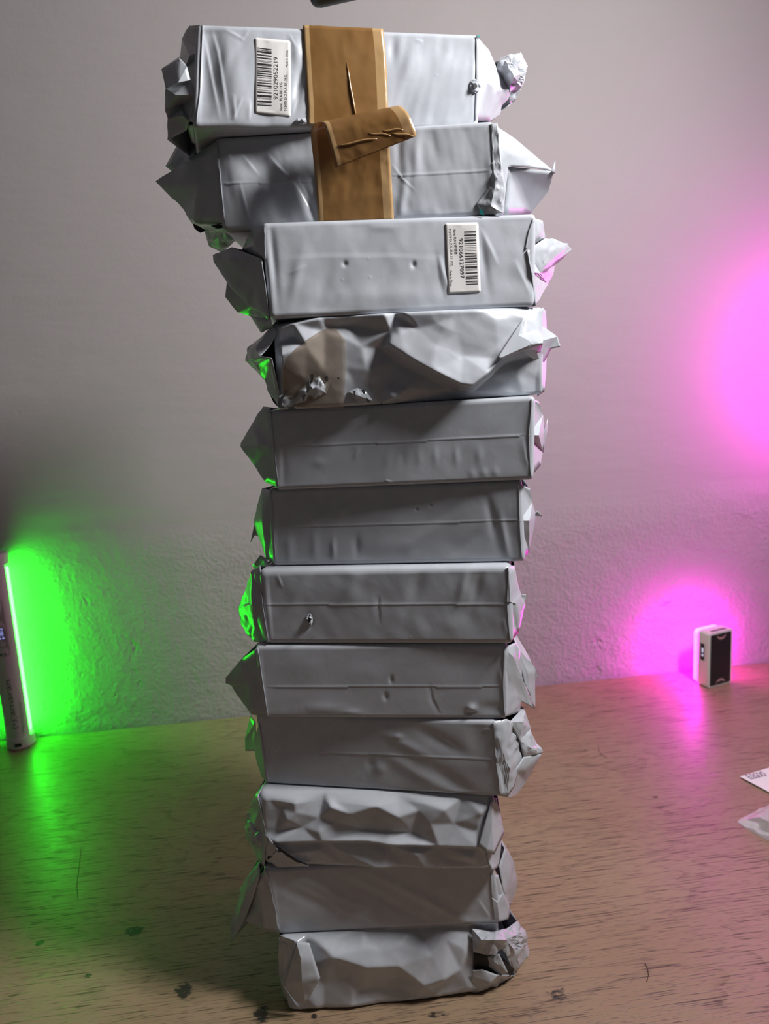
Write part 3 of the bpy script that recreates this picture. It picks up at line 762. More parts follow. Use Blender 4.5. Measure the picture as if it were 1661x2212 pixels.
# 4 left end, sealed fold and right point
S(FR[4], 'end_fold', [(590, 700, -2), (576, 717, -6), (536, 751, -30), (530, 779, -36), (549, 797, -34), (574, 822, -22), (577, 842, -20), (592, 867, -14), (604, 882, -2), (604, 850, 1.5), (587, 774, 15), (562, 770, 6), (585, 745, 2), (600, 716, 5)], [(553, 756, -6), (556, 788, -14)], [(2, 14), (14, 11)], sil=[1, 2, 3, 4, 5, 6, 7], amp=1.4, freq=90, seed=1)
S(FR[4], 'end_flap', [(1130, 688, 9), (1165, 700, -4), (1204, 727, -14), (1211, 749, -18), (1191, 753, -14), (1171, 790, -8), (1130, 760, 16), (1072, 777, 23)], [(1150, 742, 20), (1120, 725, 16)], [(2, 8), (8, 7), (0, 9)], amp=.7, seed=2, cuts=5)
S(FR[4], 'end_fold', [(1172, 664, -4), (1179, 673, -10), (1181, 713, -16), (1180, 790, -16), (1176, 845, -10), (1160, 857, -3), (1168, 790, -1), (1166, 700, -1)], [], sil=[1, 2, 3, 4], side='R', amp=.8, seed=3)
S(FR[4], 'ragged_tear', [(600, 856, 2.2), (625, 846, 2), (668, 815, 3), (690, 812, 6), (700, 830, 5), (715, 820, 5.5), (705, 850, 3), (680, 862, 2.4), (640, 872, 2), (612, 882, 1.5)], [(660, 845, 6), (685, 835, 8)], amp=1.8, freq=120, cuts=7, seed=4)
S(FR[4], 'ragged_tear', [(752, 846, 3.5), (772, 838, 4), (790, 845, 4), (806, 866, 3), (770, 868, 2.6)], [(775, 855, 7)], amp=1.6, freq=130, cuts=6, seed=5)
# 5
S(FR[5], 'end_fold', [(576, 880, -2), (569, 878, -10), (545, 915, -30), (520, 957, -48), (519, 964, -48), (548, 1004, -34), (576, 1043, -16), (594, 1056, -2), (584, 965, 0)], [(564, 962, -12)], [(4, 9)], sil=[1, 2, 3, 4, 5, 6], amp=1.0, freq=60, seed=1)
S(FR[5], 'end_fold', [(1157, 857, -2), (1163, 867, -12), (1172, 897, -30), (1178, 930, -40), (1172, 977, -42), (1167, 1005, -32), (1154, 1034, -2), (1150, 940, 0)], [(1163, 940, -6)], sil=[1, 2, 3, 4, 5], side='R', amp=.9, seed=2)
S(FR[5], 'film_tip', [(1170, 945, -30), (1183, 905, -34), (1182, 932, -40), (1173, 978, -42)], [], amp=.3, cuts=3, seed=3)
# 6
S(FR[6], 'end_fold', [(577, 1056, -2), (566, 1055, -14), (557, 1085, -24), (548, 1129, -36), (557, 1157, -32), (575, 1207, -18), (588, 1222, -2), (583, 1130, 0)], [(566, 1125, -8)], [(1, 8), (8, 5)], sil=[1, 2, 3, 4, 5], amp=1.0, seed=1)
S(FR[6], 'film_tip', [(550, 1129, -40), (541, 1172, -52), (550, 1156, -50), (558, 1158, -44), (560, 1140, -36)], [], amp=.3, cuts=3, seed=2)
S(FR[6], 'end_flap', [(562, 1199, -20), (545, 1222, -34), (552, 1230, -34), (582, 1224, -4), (576, 1207, -14)], [], amp=.6, cuts=3, seed=3)
S(FR[6], 'end_fold', [(1128, 1040, -2), (1144, 1055, -14), (1150, 1085, -24), (1157, 1112, -34), (1157, 1124, -36), (1143, 1192, -24), (1135, 1212, -2), (1130, 1125, 1)], [(1143, 1125, -6)], sil=[1, 2, 3, 4, 5], side='R', amp=.7, seed=4)
S(FR[6], 'film_tip', [(1150, 1118, -30), (1161, 1103, -30), (1172, 1115, -34), (1157, 1114, -32)], [], amp=.1, cuts=2, seed=5)
# 7
S(FR[7], 'end_fold', [(562, 1222, -4), (543, 1233, -16), (531, 1273, -34), (520, 1297, -44), (516, 1315, -48), (521, 1349, -44), (534, 1369, -34), (548, 1386, -22), (572, 1391, -2), (560, 1310, 1)], [(545, 1305, -6), (536, 1300, -26), (550, 1350, -16)], [(1, 10), (10, 12), (12, 7)], sil=[1, 2, 3, 4, 5, 6, 7], amp=1.5, freq=95, cuts=5, seed=1)
S(FR[7], 'film_tip', [(534, 1276, -36), (519, 1300, -46), (515, 1316, -50), (520, 1340, -50), (524, 1310, -40)], [], amp=1.4, freq=160, cuts=4, seed=2)
S(FR[7], 'end_fold', [(1106, 1217, -3), (1111, 1222, -10), (1123, 1280, -24), (1134, 1306, -32), (1120, 1366, -22), (1110, 1392, -2), (1102, 1300, 1)], [(1110, 1300, -2), (1116, 1305, -10)], [(1, 7), (8, 3)], sil=[1, 2, 3, 4], side='R', amp=.8, seed=3)
S(FR[7], 'film_tip', [(1126, 1283, -30), (1136, 1284, -34), (1135, 1296, -36), (1132, 1305, -34)], [], amp=.5, cuts=3, seed=4)
# 8
S(FR[8], 'end_fold', [(549, 1395, -2), (520, 1425, -22), (488, 1464, -46), (487, 1476, -48), (500, 1481, -42), (520, 1512, -30), (543, 1543, -14), (571, 1551, -2), (560, 1475, 1)], [(540, 1482, -14)], [(3, 9)], sil=[1, 2, 3, 4, 5, 6], amp=.8, freq=60, seed=1)
S(FR[8], 'end_fold', [(1097, 1395, -2), (1113, 1388, -14), (1122, 1410, -22), (1130, 1470, -30), (1155, 1531, -46), (1125, 1515, -24), (1123, 1537, -26), (1097, 1552, -2), (1094, 1470, 0)], [(1108, 1420, -4), (1112, 1490, -14)], [(9, 4)], sil=[1, 2, 3, 4], side='R', amp=1.4, seed=2)
S(FR[8], 'end_flap', [(1113, 1390, -20), (1120, 1405, -26), (1152, 1437, -44), (1162, 1461, -52), (1155, 1464, -50), (1157, 1520, -56), (1155, 1530, -54), (1134, 1480, -32)], [(1140, 1455, -34)], [(0, 8), (8, 6)], sil=[1, 2, 3, 4, 5, 6], side='R', amp=1.5, freq=100, seed=3)
# 9
S(FR[9], 'end_flap', [(541, 1545, -30), (529, 1595, -46), (530, 1622, -48), (554, 1622, -26), (552, 1560, -8)], [(546, 1590, -30)], amp=.6, cuts=4, seed=1)
S(FR[9], 'end_fold', [(552, 1560, -2), (547, 1600, -16), (553, 1640, -18), (566, 1680, -12), (572, 1690, -2), (562, 1625, 0)], [], sil=[0, 1, 2, 3, 4], amp=.5, seed=2)
S(FR[9], 'end_fold', [(1072, 1555, 0), (1094, 1553, -6), (1108, 1560, -16), (1130, 1630, -30), (1110, 1700, -14), (1096, 1722, -6), (1088, 1722, -1), (1078, 1640, 2)], [(1092, 1620, 2), (1104, 1600, -10), (1100, 1660, -4)], [(1, 8), (8, 5), (9, 10)], side='R', amp=2.2, freq=95, cuts=6, seed=3)
S(FR[9], 'end_flap', [(1100, 1560, -12), (1123, 1536, -30), (1134, 1536, -36), (1146, 1575, -42), (1158, 1610, -46), (1168, 1617, -50), (1170, 1627, -50), (1130, 1635, -26), (1122, 1600, -22)], [(1128, 1560, -22), (1145, 1615, -30)], [(1, 9), (9, 8)], sil=[1, 2, 3, 4, 5, 6], side='R', amp=1.6, freq=120, cuts=5, seed=4)
S(FR[9], 'end_flap', [(1130, 1635, -26), (1170, 1627, -50), (1137, 1688, -44), (1118, 1715, -30), (1096, 1722, -6), (1112, 1665, -14)], [(1135, 1660, -28)], sil=[1, 2, 3, 4], side='R', amp=1.0, seed=5)
# 10
S(FR[10], 'end_fold', [(568, 1694, -12), (551, 1718, -12), (540, 1745, -26), (531, 1770, -38), (529, 1785, -42), (532, 1812, -40), (543, 1828, -32), (563, 1870, -14), (572, 1871, -2), (575, 1800, 3), (558, 1722, 0)], [(552, 1780, -10), (560, 1750, -4)], [(11, 5), (12, 3)], sil=[1, 2, 3, 4, 5, 6, 7], amp=1.6, freq=90, cuts=5, seed=1)
S(FR[10], 'crumpled_tuft', [(532, 1768, -36), (546, 1772, -26), (560, 1785, -12), (572, 1806, -4), (574, 1830, -4), (552, 1828, -18), (540, 1822, -30), (531, 1800, -38)], [(545, 1790, -14), (555, 1810, -6), (540, 1805, -22)], [(8, 9)], amp=4.5, freq=80, cuts=6, seed=2, sharp=22)
S(FR[10], 'torn_flap', [(576, 1856, 3), (598, 1838, 9), (650, 1862, 6), (668, 1871, 3), (600, 1874, 2)], [(600, 1852, 6)], amp=.5, cuts=4, seed=3)
S(FR[10], 'torn_flap', [(580, 1808, 8), (602, 1836, 8), (577, 1856, 4), (574, 1832, 6)], [], amp=.6, cuts=4, seed=4)
S(FR[10], 'end_flap', [(1063, 1723, 1), (1072, 1724, -6), (1082, 1767, -14), (1089, 1799, -18), (1067, 1846, 6), (1050, 1842, 10), (1033, 1827, 9)], [(1062, 1790, 5)], [(0, 7), (7, 4)], amp=.7, seed=5)
S(FR[10], 'end_fold', [(1070, 1724, -4), (1082, 1767, -16), (1089, 1800, -22), (1084, 1812, -22), (1077, 1872, -16), (1064, 1882, -2), (1050, 1850, 3), (1060, 1800, 0)], [], sil=[1, 2, 3, 4], side='R', amp=.8, seed=6)
# 11
S(FR[11], 'end_flap', [(560, 1860, -14), (540, 1886, -28), (517, 1920, -46), (519, 1930, -46), (497, 1999, -58), (500, 2034, -56), (506, 2029, -50), (525, 1992, -36), (545, 1945, -20), (562, 1890, -6)], [(530, 1935, -28), (515, 1985, -44)], [(1, 10), (10, 11), (11, 5)], sil=[1, 2, 3, 4, 5], amp=1.0, seed=1, back=70)
S(FR[11], 'end_fold', [(566, 1872, -2), (556, 1900, -12), (543, 1950, -30), (530, 1990, -36), (555, 2002, -24), (572, 2012, -10), (598, 2018, -2), (584, 1950, 0)], [(566, 1960, -8), (556, 1940, -14)], [(1, 8), (8, 5)], sil=[1, 2, 3, 4, 5], amp=1.2, seed=2)
S(FR[11], 'end_fold', [(1067, 1884, 0), (1076, 1890, -4), (1088, 1930, -8), (1102, 1965, -16), (1098, 1985, -12), (1086, 1994, -2), (1076, 1990, 2), (1070, 1940, 2)], [(1082, 1950, -2)], side='R', amp=.7, seed=3)
S(FR[11], 'end_flap', [(1078, 1870, -10), (1090, 1833, -20), (1109, 1860, -34), (1118, 1910, -44), (1113, 1928, -44), (1103, 1955, -36), (1101, 1970, -24), (1088, 1930, -10)], [(1098, 1895, -20)], [(1, 8)], sil=[1, 2, 3, 4, 5], side='R', amp=1.2, seed=4)
# 12
S(FR[12], 'end_fold', [(606, 2020, 0), (602, 2034, -4), (602, 2109, -10), (614, 2162, -14), (634, 2182, -8), (654, 2184, 2), (640, 2170, 4), (612, 2127, 2), (622, 2090, 3), (638, 2060, 5), (640, 2033, 5)], [(616, 2070, 1)], sil=[1, 2, 3, 4], amp=.8, seed=1)
S(FR[12], 'end_flap', [(640, 2033, 7), (668, 2037, 9), (680, 2075, 13), (692, 2112, 15), (672, 2148, 12), (660, 2166, 11), (640, 2164, 7), (612, 2127, 4), (624, 2088, 6)], [(650, 2070, 16), (652, 2118, 16), (640, 2140, 8)], [(0, 9), (9, 10), (10, 5), (7, 10)], amp=1.0, seed=2)
S(FR[12], 'bunched_end', [(1019, 2006, 2), (1070, 2012, 0), (1097, 2004, -10), (1117, 1989, -26), (1131, 2009, -34), (1142, 2027, -40), (1139, 2084, -42), (1129, 2110, -36), (1112, 2110, -16), (1100, 2078, 0), (1084, 2050, 6), (1070, 2060, 8), (1052, 2064, 9), (1022, 2056, 6)],
  [(1040, 2030, 12), (1070, 2030, 16), (1095, 2030, 8), (1110, 2050, 4), (1120, 2080, -10), (1115, 2020, -6), (1128, 2050, -18)], [(14, 15), (15, 16), (17, 18), (16, 20)], sil=[3, 4, 5, 6, 7], side='R', amp=5.5, freq=62, cuts=6, seed=3, sharp=20)
S(FR[12], 'torn_flap', [(1052, 2066, 4), (1078, 2060, 8), (1098, 2102, 6), (1078, 2104, 4), (1054, 2088, 3)], [(1072, 2080, 9)], amp=1.2, freq=150, cuts=5, seed=4)
S(FR[12], 'end_fold', [(1021, 2096, 8), (1042, 2094, 8), (1075, 2106, 7), (1098, 2106, 0), (1129, 2110, -30), (1094, 2130, -16), (1032, 2145, 2), (1015, 2142, 2), (1018, 2110, 7)], [(1060, 2122, 9)], sil=[4, 5, 6], side='R', amp=.7, seed=5)
S(FR[12], 'dark_opening', [(1024, 2054, 4.5), (1072, 2054, 4.5), (1112, 2095, -4), (1100, 2110, -2), (1040, 2098, 4.5), (1022, 2092, 4.5)], [], amp=.2, cuts=2, mat=BLACK_GAP, seed=6)

# ---- small tears and exposed carton
def tear(fr, pts, mm, mat=BLACK_GAP, name='tear_hole'):
    V = fr.surf([p[0] for p in pts], [p[1] for p in pts], mm)
    c = V.mean(0); nn = fr.n * 0.0004
    vs = list(V) + list(V - nn)
    n = len(V)
    fs = [list(range(n)), list(range(2 * n - 1, n - 1, -1))] + [(i, (i + 1) % n, n + (i + 1) % n, n + i) for i in range(n)]
    return mesh_obj(name, vs, fs, mat, fr.root, False)
def rim(fr, cx, cy, rx, ry, seed):
    pts = [(cx + rx * 2.0 * math.cos(a), cy + ry * 2.0 * math.sin(a)) for a in np.linspace(0, 2 * math.pi, 9)[:-1]]
    V = fr.surf([p[0] for p in pts], [p[1] for p in pts], .3)
    hh = fr.height(np.array([p[0] for p in pts]), np.array([p[1] for p in pts]))
    P = [(p[0], p[1], float(k) + .3) for p, k in zip(pts, hh)]
    inn = [(cx + rx * math.cos(a), cy + ry * math.sin(a), float(hh.mean()) + 2.0) for a in (0.4, 1.9, 3.3, 4.9)]
    sheet(fr, 'tear_rim', P, inn, amp=2.0, freq=320, cuts=4, seed=seed, thick=.2)
    return float(hh.mean())
for fr, cx, cy, rx, ry in [(FR[1], 651, 262, 7, 4), (FR[1], 1026, 186, 6, 8), (FR[7], 668, 1340, 4, 8)]:
    hm = rim(fr, cx, cy, rx, ry, cx * .01)
    pts = [(cx + rx * .75 * math.cos(a) * (1 + .3 * math.sin(3 * a + cx)), cy + ry * .75 * math.sin(a)) for a in np.linspace(0, 2 * math.pi, 9)[:-1]]
    V = np.array([fr.pt(x, y, hm + 3.2) for x, y in pts])
    n = len(V); vs = list(V) + list(V - fr.n * .001)
    mesh_obj('tear_hole', vs, [list(range(n)), list(range(2 * n - 1, n - 1, -1))] + [(i, (i + 1) % n, n + (i + 1) % n, n + i) for i in range(n)], BLACK_GAP, fr.root, False)
tear(FR[1], [(1030, 76), (1036, 75), (1037, 82), (1031, 80)], 1.2, TEAL, 'exposed_carton')
tear(FR[2], [(1035, 453), (1041, 451), (1046, 465), (1038, 463)], 4.0, TEAL, 'exposed_carton')

def shard(fr, pts, mm):
    V = np.array([fr.pt(x, y, mm) for x, y in pts]); n = len(V); vs = list(V) + list(V - fr.n * .0006)
    mesh_obj('tear_hole', vs, [list(range(n)), list(range(2 * n - 1, n - 1, -1))] + [(i, (i + 1) % n, n + (i + 1) % n, n + i) for i in range(n)], BLACK_GAP, fr.root, False)
for pts, mm in [([(600, 868), (606, 858), (616, 848), (622, 845), (612, 860), (606, 876), (618, 882), (602, 880)], 5), ([(670, 809), (678, 808), (676, 822), (668, 835), (671, 818)], 9), ([(700, 814), (708, 812), (708, 824), (702, 822)], 9),
                ([(728, 815), (734, 816), (730, 822)], 9), ([(662, 826), (668, 822), (667, 846), (662, 850)], 9), ([(652, 858), (660, 852), (656, 868)], 6), ([(620, 880), (634, 878), (640, 884), (626, 886)], 5),
                ([(763, 846), (768, 842), (766, 858)], 9), ([(780, 843), (786, 841), (790, 852), (784, 850)], 9.5), ([(790, 858), (796, 862), (800, 870), (792, 868)], 8), ([(822, 870), (826, 869), (825, 873)], 5), ([(583, 852), (594, 866), (601, 880), (590, 868)], -2)]:
    shard(FR[4], pts, mm)
for pts, mm in [([(580, 1846), (598, 1838), (592, 1850), (576, 1857)], 5.5), ([(598, 1826), (640, 1856), (672, 1871), (640, 1862), (602, 1838)], 9.5)]:
    shard(FR[10], pts, mm)
def patch_on(fr, outline, mm, mat, name):
    o_ = np.array(outline, float)
    gx, gy = np.meshgrid(np.arange(o_[:, 0].min() + 3, o_[:, 0].max(), 5.0), np.arange(o_[:, 1].min() + 3, o_[:, 1].max(), 5.0))
    per = []
    for k in range(len(o_)):
        p, q = o_[k], o_[(k + 1) % len(o_)]
        for t in np.linspace(0, 1, max(2, int(np.hypot(*(q - p)) / 5)), endpoint=False): per.append(p * (1 - t) + q * t)
    vv, _, tri, *_ = delaunay_2d_cdt([Vector(tuple(p)) for p in per] + [Vector((x, y)) for x, y in zip(gx.ravel(), gy.ravel())], [], [list(range(len(per)))], 1, 1e-5)
    P = fr.surf([v.x for v in vv], [v.y for v in vv], mm)
    o = mesh_obj(name, P, [tuple(t) for t in tri], mat, fr.root)
    md = o.modifiers.new('thickness', 'SOLIDIFY'); md.thickness = .0002; md.offset = 0
    return o
def clear_tape_material():
    mt, nt, b = new_mat('clear_tape')
    b.inputs['Base Color'].default_value = (.30, .24, .19, 1); b.inputs['Roughness'].default_value = .16
    tp = nt.nodes.new('ShaderNodeBsdfTransparent'); tp.inputs[0].default_value = (.95, .92, .88, 1)
    ms = nt.nodes.new('ShaderNodeMixShader'); ms.inputs[0].default_value = .22
    nz = nt.nodes.new('ShaderNodeTexNoise'); nz.inputs['Scale'].default_value = 60
    bp = nt.nodes.new('ShaderNodeBump'); bp.inputs['Strength'].default_value = .25; bp.inputs['Distance'].default_value = .001
    nt.links.new(nz.outputs[0], bp.inputs['Height']); nt.links.new(bp.outputs[0], b.inputs['Normal'])
    nt.links.new(tp.outputs[0], ms.inputs[1]); nt.links.new(b.outputs[0], ms.inputs[2]); nt.links.new(ms.outputs[0], nt.nodes['Material Output'].inputs[0])
    return mt
ct = patch_on(FR[4], [(610, 800), (620, 772), (650, 742), (690, 716), (713, 706), (728, 712), (746, 733), (747, 794), (742, 882), (667, 882), (612, 876)], .9, clear_tape_material(), 'clear_tape')
ct['label'] = 'strip of glossy clear tape'
# torn lower edge of package 2
for pts, mm in [([(416, 482), (432, 490), (445, 498), (432, 503), (420, 494)], -28), ([(455, 488), (478, 482), (492, 490), (470, 494)], -8)]:
    shard(FR[2], pts, mm)

# ---- brown packing tape
def tape_grid(fr, rows_px, name, nx=26, follow=True, thick=.12, amp=.25, seed=0.0, sub=5):
    """rows_px: list of ((xl, yl, mm), (xr, yr, mm)) from one end of the strip to the other"""
    R = np.array(rows_px, float)            # k,2,3
    ts = np.linspace(0, len(R) - 1, (len(R) - 1) * sub + 1)
    def cat(t):
        k = min(int(t), len(R) - 2); u = t - k
        p0, p1, p2, p3 = R[max(k - 1, 0)], R[k], R[k + 1], R[min(k + 2, len(R) - 1)]
        return .5 * ((2 * p1) + (-p0 + p2) * u + (2 * p0 - 5 * p1 + 4 * p2 - p3) * u * u + (-p0 + 3 * p1 - 3 * p2 + p3) * u ** 3)
    verts, uvs = [], []
    for j, t in enumerate(ts):
        l, r = cat(t)
        for k in range(nx + 1):
            a = k / nx
            x, y, d = l * (1 - a) + r * a
            hgt = float(fr.height(np.array([x]), np.array([y]))[0]) if follow else 0.0
            w = max(0.0, 1 - abs(d) / 4.0) if follow else 0.0
            P = fr.pt(x, y, d + hgt * w)
            P = P + fr.n * crinkle(P, amp * 1e-3, 150, seed)
            verts.append(P); uvs.append((a, j / (len(ts) - 1)))
    M = nx + 1
    faces = [(j * M + k, j * M + k + 1, (j + 1) * M + k + 1, (j + 1) * M + k) for j in range(len(ts) - 1) for k in range(nx)]
    o = mesh_obj(name, verts, faces, TAPE, fr.root)
    uvl = o.data.uv_layers.new(name='UVMap')
    for lp in o.data.loops: uvl.data[lp.index].uv = uvs[lp.vertex_index]
    md = o.modifiers.new('thickness', 'SOLIDIFY'); md.thickness = thick * 1e-3; md.offset = 1
    return o
tape_grid(FR[1], [((654, 54, .9), (827, 62, .9)), ((657, 110, 1.0), (833, 116, 1.0)), ((660, 165, 1.0), (836, 170, 1.0)), ((664, 220, 1.0), (838, 224, 1.0)), ((665, 262, .9), (839, 264, .9)), ((666, 267, .7), (839, 267, .7))], 'packing_tape', seed=1, amp=.5)
# the strip runs on over the top of the box
def tape_top(fr, xl, xr):
    V = []
    z = ZB[fr.i][1] + .0003
    for d in (0.0005, -.003, -.02, -.06):
        for x in (xl, xr):
            P = fr.pt(*x); V.append(np.array([P[0], P[1], z]) + fr.n * d)
    o = mesh_obj('packing_tape', V, [(0, 1, 3, 2), (2, 3, 5, 4), (4, 5, 7, 6)], TAPE, fr.root)
    uvl = o.data.uv_layers.new(name='UVMap')
    for lp in o.data.loops: uvl.data[lp.index].uv = (lp.vertex_index % 2, 0)
tape_top(FR[1], (654, 54), (827, 62))
def peel(fr):
    rows = [((687, 481, .9), (851, 475, .9)), ((684, 430, 1.0), (848, 425, 1.0)), ((680, 380, 1.0), (845, 376, 1.0)), ((676, 338, 3), (842, 330, 2.5)), ((672, 303, 7), (842, 288, 7)), ((672, 280, 12), (848, 250, 12)),
            ((680, 267, 18), (856, 231, 18)), ((697, 265, 24), (864, 228, 24)), ((706, 290, 28), (880, 243, 29)), ((716, 326, 29), (892, 268, 30)), ((725, 363, 28), (900, 294, 29))]
    o = tape_grid(fr, rows, 'peeled_packing_tape', seed=4, amp=.7, sub=6)
    # stiff creases in the hanging end
    for (a, b) in [((729, 314), (816, 299)), ((795, 287), (845, 293)), ((826, 282), (872, 280)), ((845, 287), (896, 295))]:
        path = [fr.pt(a[0] + (b[0] - a[0]) * t, a[1] + (b[1] - a[1]) * t + math.sin(t * 7) * 1.5, 29.6) for t in np.linspace(0, 1, 9)]
        q = bm_obj('tape_crease', tube_bm(path, [.0001, .0005, .0007, .0008, .0008, .0008, .0007, .0005, .0001], 8), TAPE_PLAIN, o)
    return o
TAPE_PLAIN = plain('tape_ridge', (0.36, 0.21, 0.09), 0.2, 0.6)
peel(FR[2])
path = [FR[1].surf([x], [y], 1.3)[0] for x, y in [(750, 135), (753, 160), (757, 190), (762, 215), (766, 238), (768, 248)]]
bm_obj('tape_crease', tube_bm(path, [.0001, .0005, .0008, .0008, .0008, .0006], 8), TAPE_PLAIN, FR[1].root)

# ---- shipping labels
def text_mesh(body, size):
    cu = bpy.data.curves.new('t', 'FONT'); cu.body = body; cu.size = size; cu.resolution_u = 3
    ob = bpy.data.objects.new('t', cu); COL.objects.link(ob)
    dg = bpy.context.evaluated_depsgraph_get(); dg.update()
    me = bpy.data.meshes.new_from_object(ob.evaluated_get(dg))
    bpy.data.objects.remove(ob); bpy.data.curves.remove(cu)
    V = np.array([v.co[:] for v in me.vertices]); Fc = [tuple(p.vertices) for p in me.polygons]
    bpy.data.meshes.remove(me)
    return V, Fc

def fit_text(body, start, end, height, flip=1):
    """flat text from start to end pixel (baseline), cap height in pixels; returns pixel verts and faces"""
    V, Fc = text_mesh(body, 1.0)
    if not len(V): return V, Fc
    V = V[:, :2] - np.array([V[:, 0].min(), 0.0])
    w = V[:, 0].max(); hh = 0.73
    s, e = np.array(start, float), np.array(end, float)
    d = (e - s)
    up = np.array([d[1], -d[0]]) / np.linalg.norm(d)
    return np.array([s + d * (v[0] / w) + up * (v[1] / hh * height) for v in V]), Fc

def shipping_label(fr, corners, crop, scale, bars, bx, texts, round_px=5):
    """corners TL TR BR BL in pixels"""
    C = np.array(corners, float)
    cen = C.mean(0)
    out = []
    for k in range(4):
        p, a, b = C[k], C[k - 1], C[(k + 1) % 4]
        da = (a - p) / np.linalg.norm(a - p); db = (b - p) / np.linalg.norm(b - p)
        for t in np.linspace(0, 1, 5):
            q = p + da * round_px * (1 - t) ** 2 + db * round_px * t ** 2
            out.append(q)
    out = np.array(out)
    # paper follows the film: grid of points mapped on the surface
    n = 14
    A, B = np.meshgrid(np.linspace(0, 1, n), np.linspace(0, 1, n * 2), indexing='ij')
    G = (C[0] * (1 - A[..., None]) + C[1] * A[..., None]) * (1 - B[..., None]) + (C[3] * (1 - A[..., None]) + C[2] * A[..., None]) * B[..., None]
    bm = bmesh.new()
    vin = [Vector(tuple(p)) for p in out] + [Vector(tuple(p)) for p in G[1:-1, 1:-1].reshape(-1, 2)]
    vv, _, tri, *_ = delaunay_2d_cdt(vin, [], [list(range(len(out)))], 1, 1e-5)
    P = fr.surf([v.x for v in vv], [v.y for v in vv], .4)
    o = mesh_obj('shipping_label', P, [tuple(t) for t in tri], LABEL_PAPER, fr.root)
    md = o.modifiers.new('thickness', 'SOLIDIFY'); md.thickness = .00015; md.offset = 0
    o['label'] = 'white barcode label'
    cp = lambda x, y: (crop[0] + x / scale, crop[1] + y / scale)
    V, Fc = [], []
    for (y0, y1) in bars:
        xs = np.linspace(0, 1, 5)
        base = len(V)
        for t in xs:
            xl, xr, sl = bx(y0)
            V.append(cp(xl + (xr - xl) * t, y0 + sl * t)); V.append(cp(xl + (xr - xl) * t, y1 + sl * t))
        Fc += [(base + 2 * k, base + 2 * k + 1, base + 2 * k + 3, base + 2 * k + 2) for k in range(4)]
    P = fr.surf([v[0] for v in V], [v[1] for v in V], .56)
    mesh_obj('barcode', P, Fc, INK, o, False)
    for body, s, e, hgt in texts:
        V, Fc = fit_text(body, cp(*s), cp(*e), hgt / scale)
        if not len(V): continue
        P = fr.surf(V[:, 0], V[:, 1], .56)
        mesh_obj('printed_text', P, Fc, INK, o, False)
    return o
bars1 = [(338, 362), (380, 386), (394, 400), (412, 450), (488, 515), (556, 582), (622, 630), (650, 658), (690, 730), (742, 750), (778, 803), (828, 836), (855, 885), (912, 935), (960, 985), (1010, 1020), (1063, 1070), (1085, 1095), (1128, 1150), (1180, 1218),
         (1245, 1253), (1300, 1308), (1340, 1368), (1412, 1460), (1478, 1486), (1500, 1508), (1545, 1580), (1608, 1616), (1635, 1660)]
shipping_label(FR[1], [(550, 81), (627, 88), (628.5, 252.5), (550.5, 244)], (540, 70), 10.53, bars1, lambda y: (166, 492, 44 - (y - 338) * .018),
               [('921029052219', (632, 1522), (632, 560), 98), ('Name:', (735, 1780), (735, 1610), 66), ('PLA-BK-1KG', (735, 1545), (735, 1140), 66), ('913479-DLZ-PLA-BK-1KG', (842, 1785), (842, 970), 66), ('Made in China', (868, 790), (868, 410), 60)])
bars2 = [(370, 392), (408, 416), (455, 492), (525, 533), (550, 558), (583, 635), (680, 702), (738, 746), (796, 804), (838, 846), (880, 888), (948, 970), (988, 996), (1018, 1040), (1075, 1115), (1140, 1148), (1172, 1195), (1255, 1263), (1300, 1350), (1370, 1378), (1400, 1408),
         (1460, 1490), (1540, 1548), (1568, 1590), (1612, 1632), (1685, 1715), (1732, 1740), (1765, 1788)]
shipping_label(FR[3], [(961, 482), (1033, 480.6), (1038.5, 631), (967.7, 635)], (940, 470), 12.29, bars2, lambda y: (768 + (y - 370) * .036, 1080 + (y - 370) * .036, -14),
               [('921066127097', (628, 555), (672, 1612), 108), ('Name: PLA-LY\u67e0\u6aac\u9ec4', (482, 295), (514, 975), 72), ('913479-DLZ-SL-PLA-LY-1KG', (362, 298), (412, 1290), 72), ('Made in China', (385, 1390), (396, 1818), 66)])

# ------------------------------------------------------------------ lamps
WHITE_PLASTIC = plain('white_plastic', (0.62, 0.60, 0.58), 0.4, 0.5)
GREY_PANEL = plain('grey_panel', (0.36, 0.36, 0.33), 0.45)
BLACK_PLASTIC = plain('black_plastic', (0.012, 0.012, 0.014), 0.5)
SCREEN = plain('dark_screen', (0.004, 0.008, 0.008), 0.15)
SCREEN_TXT = plain('lit_digits', (0.1, 0.1, 0.3), 0.4, emit=(0.45, 0.45, 1.0), estr=0.9)
GREY_PRINT = plain('grey_print', (0.05, 0.10, 0.06), 0.6)

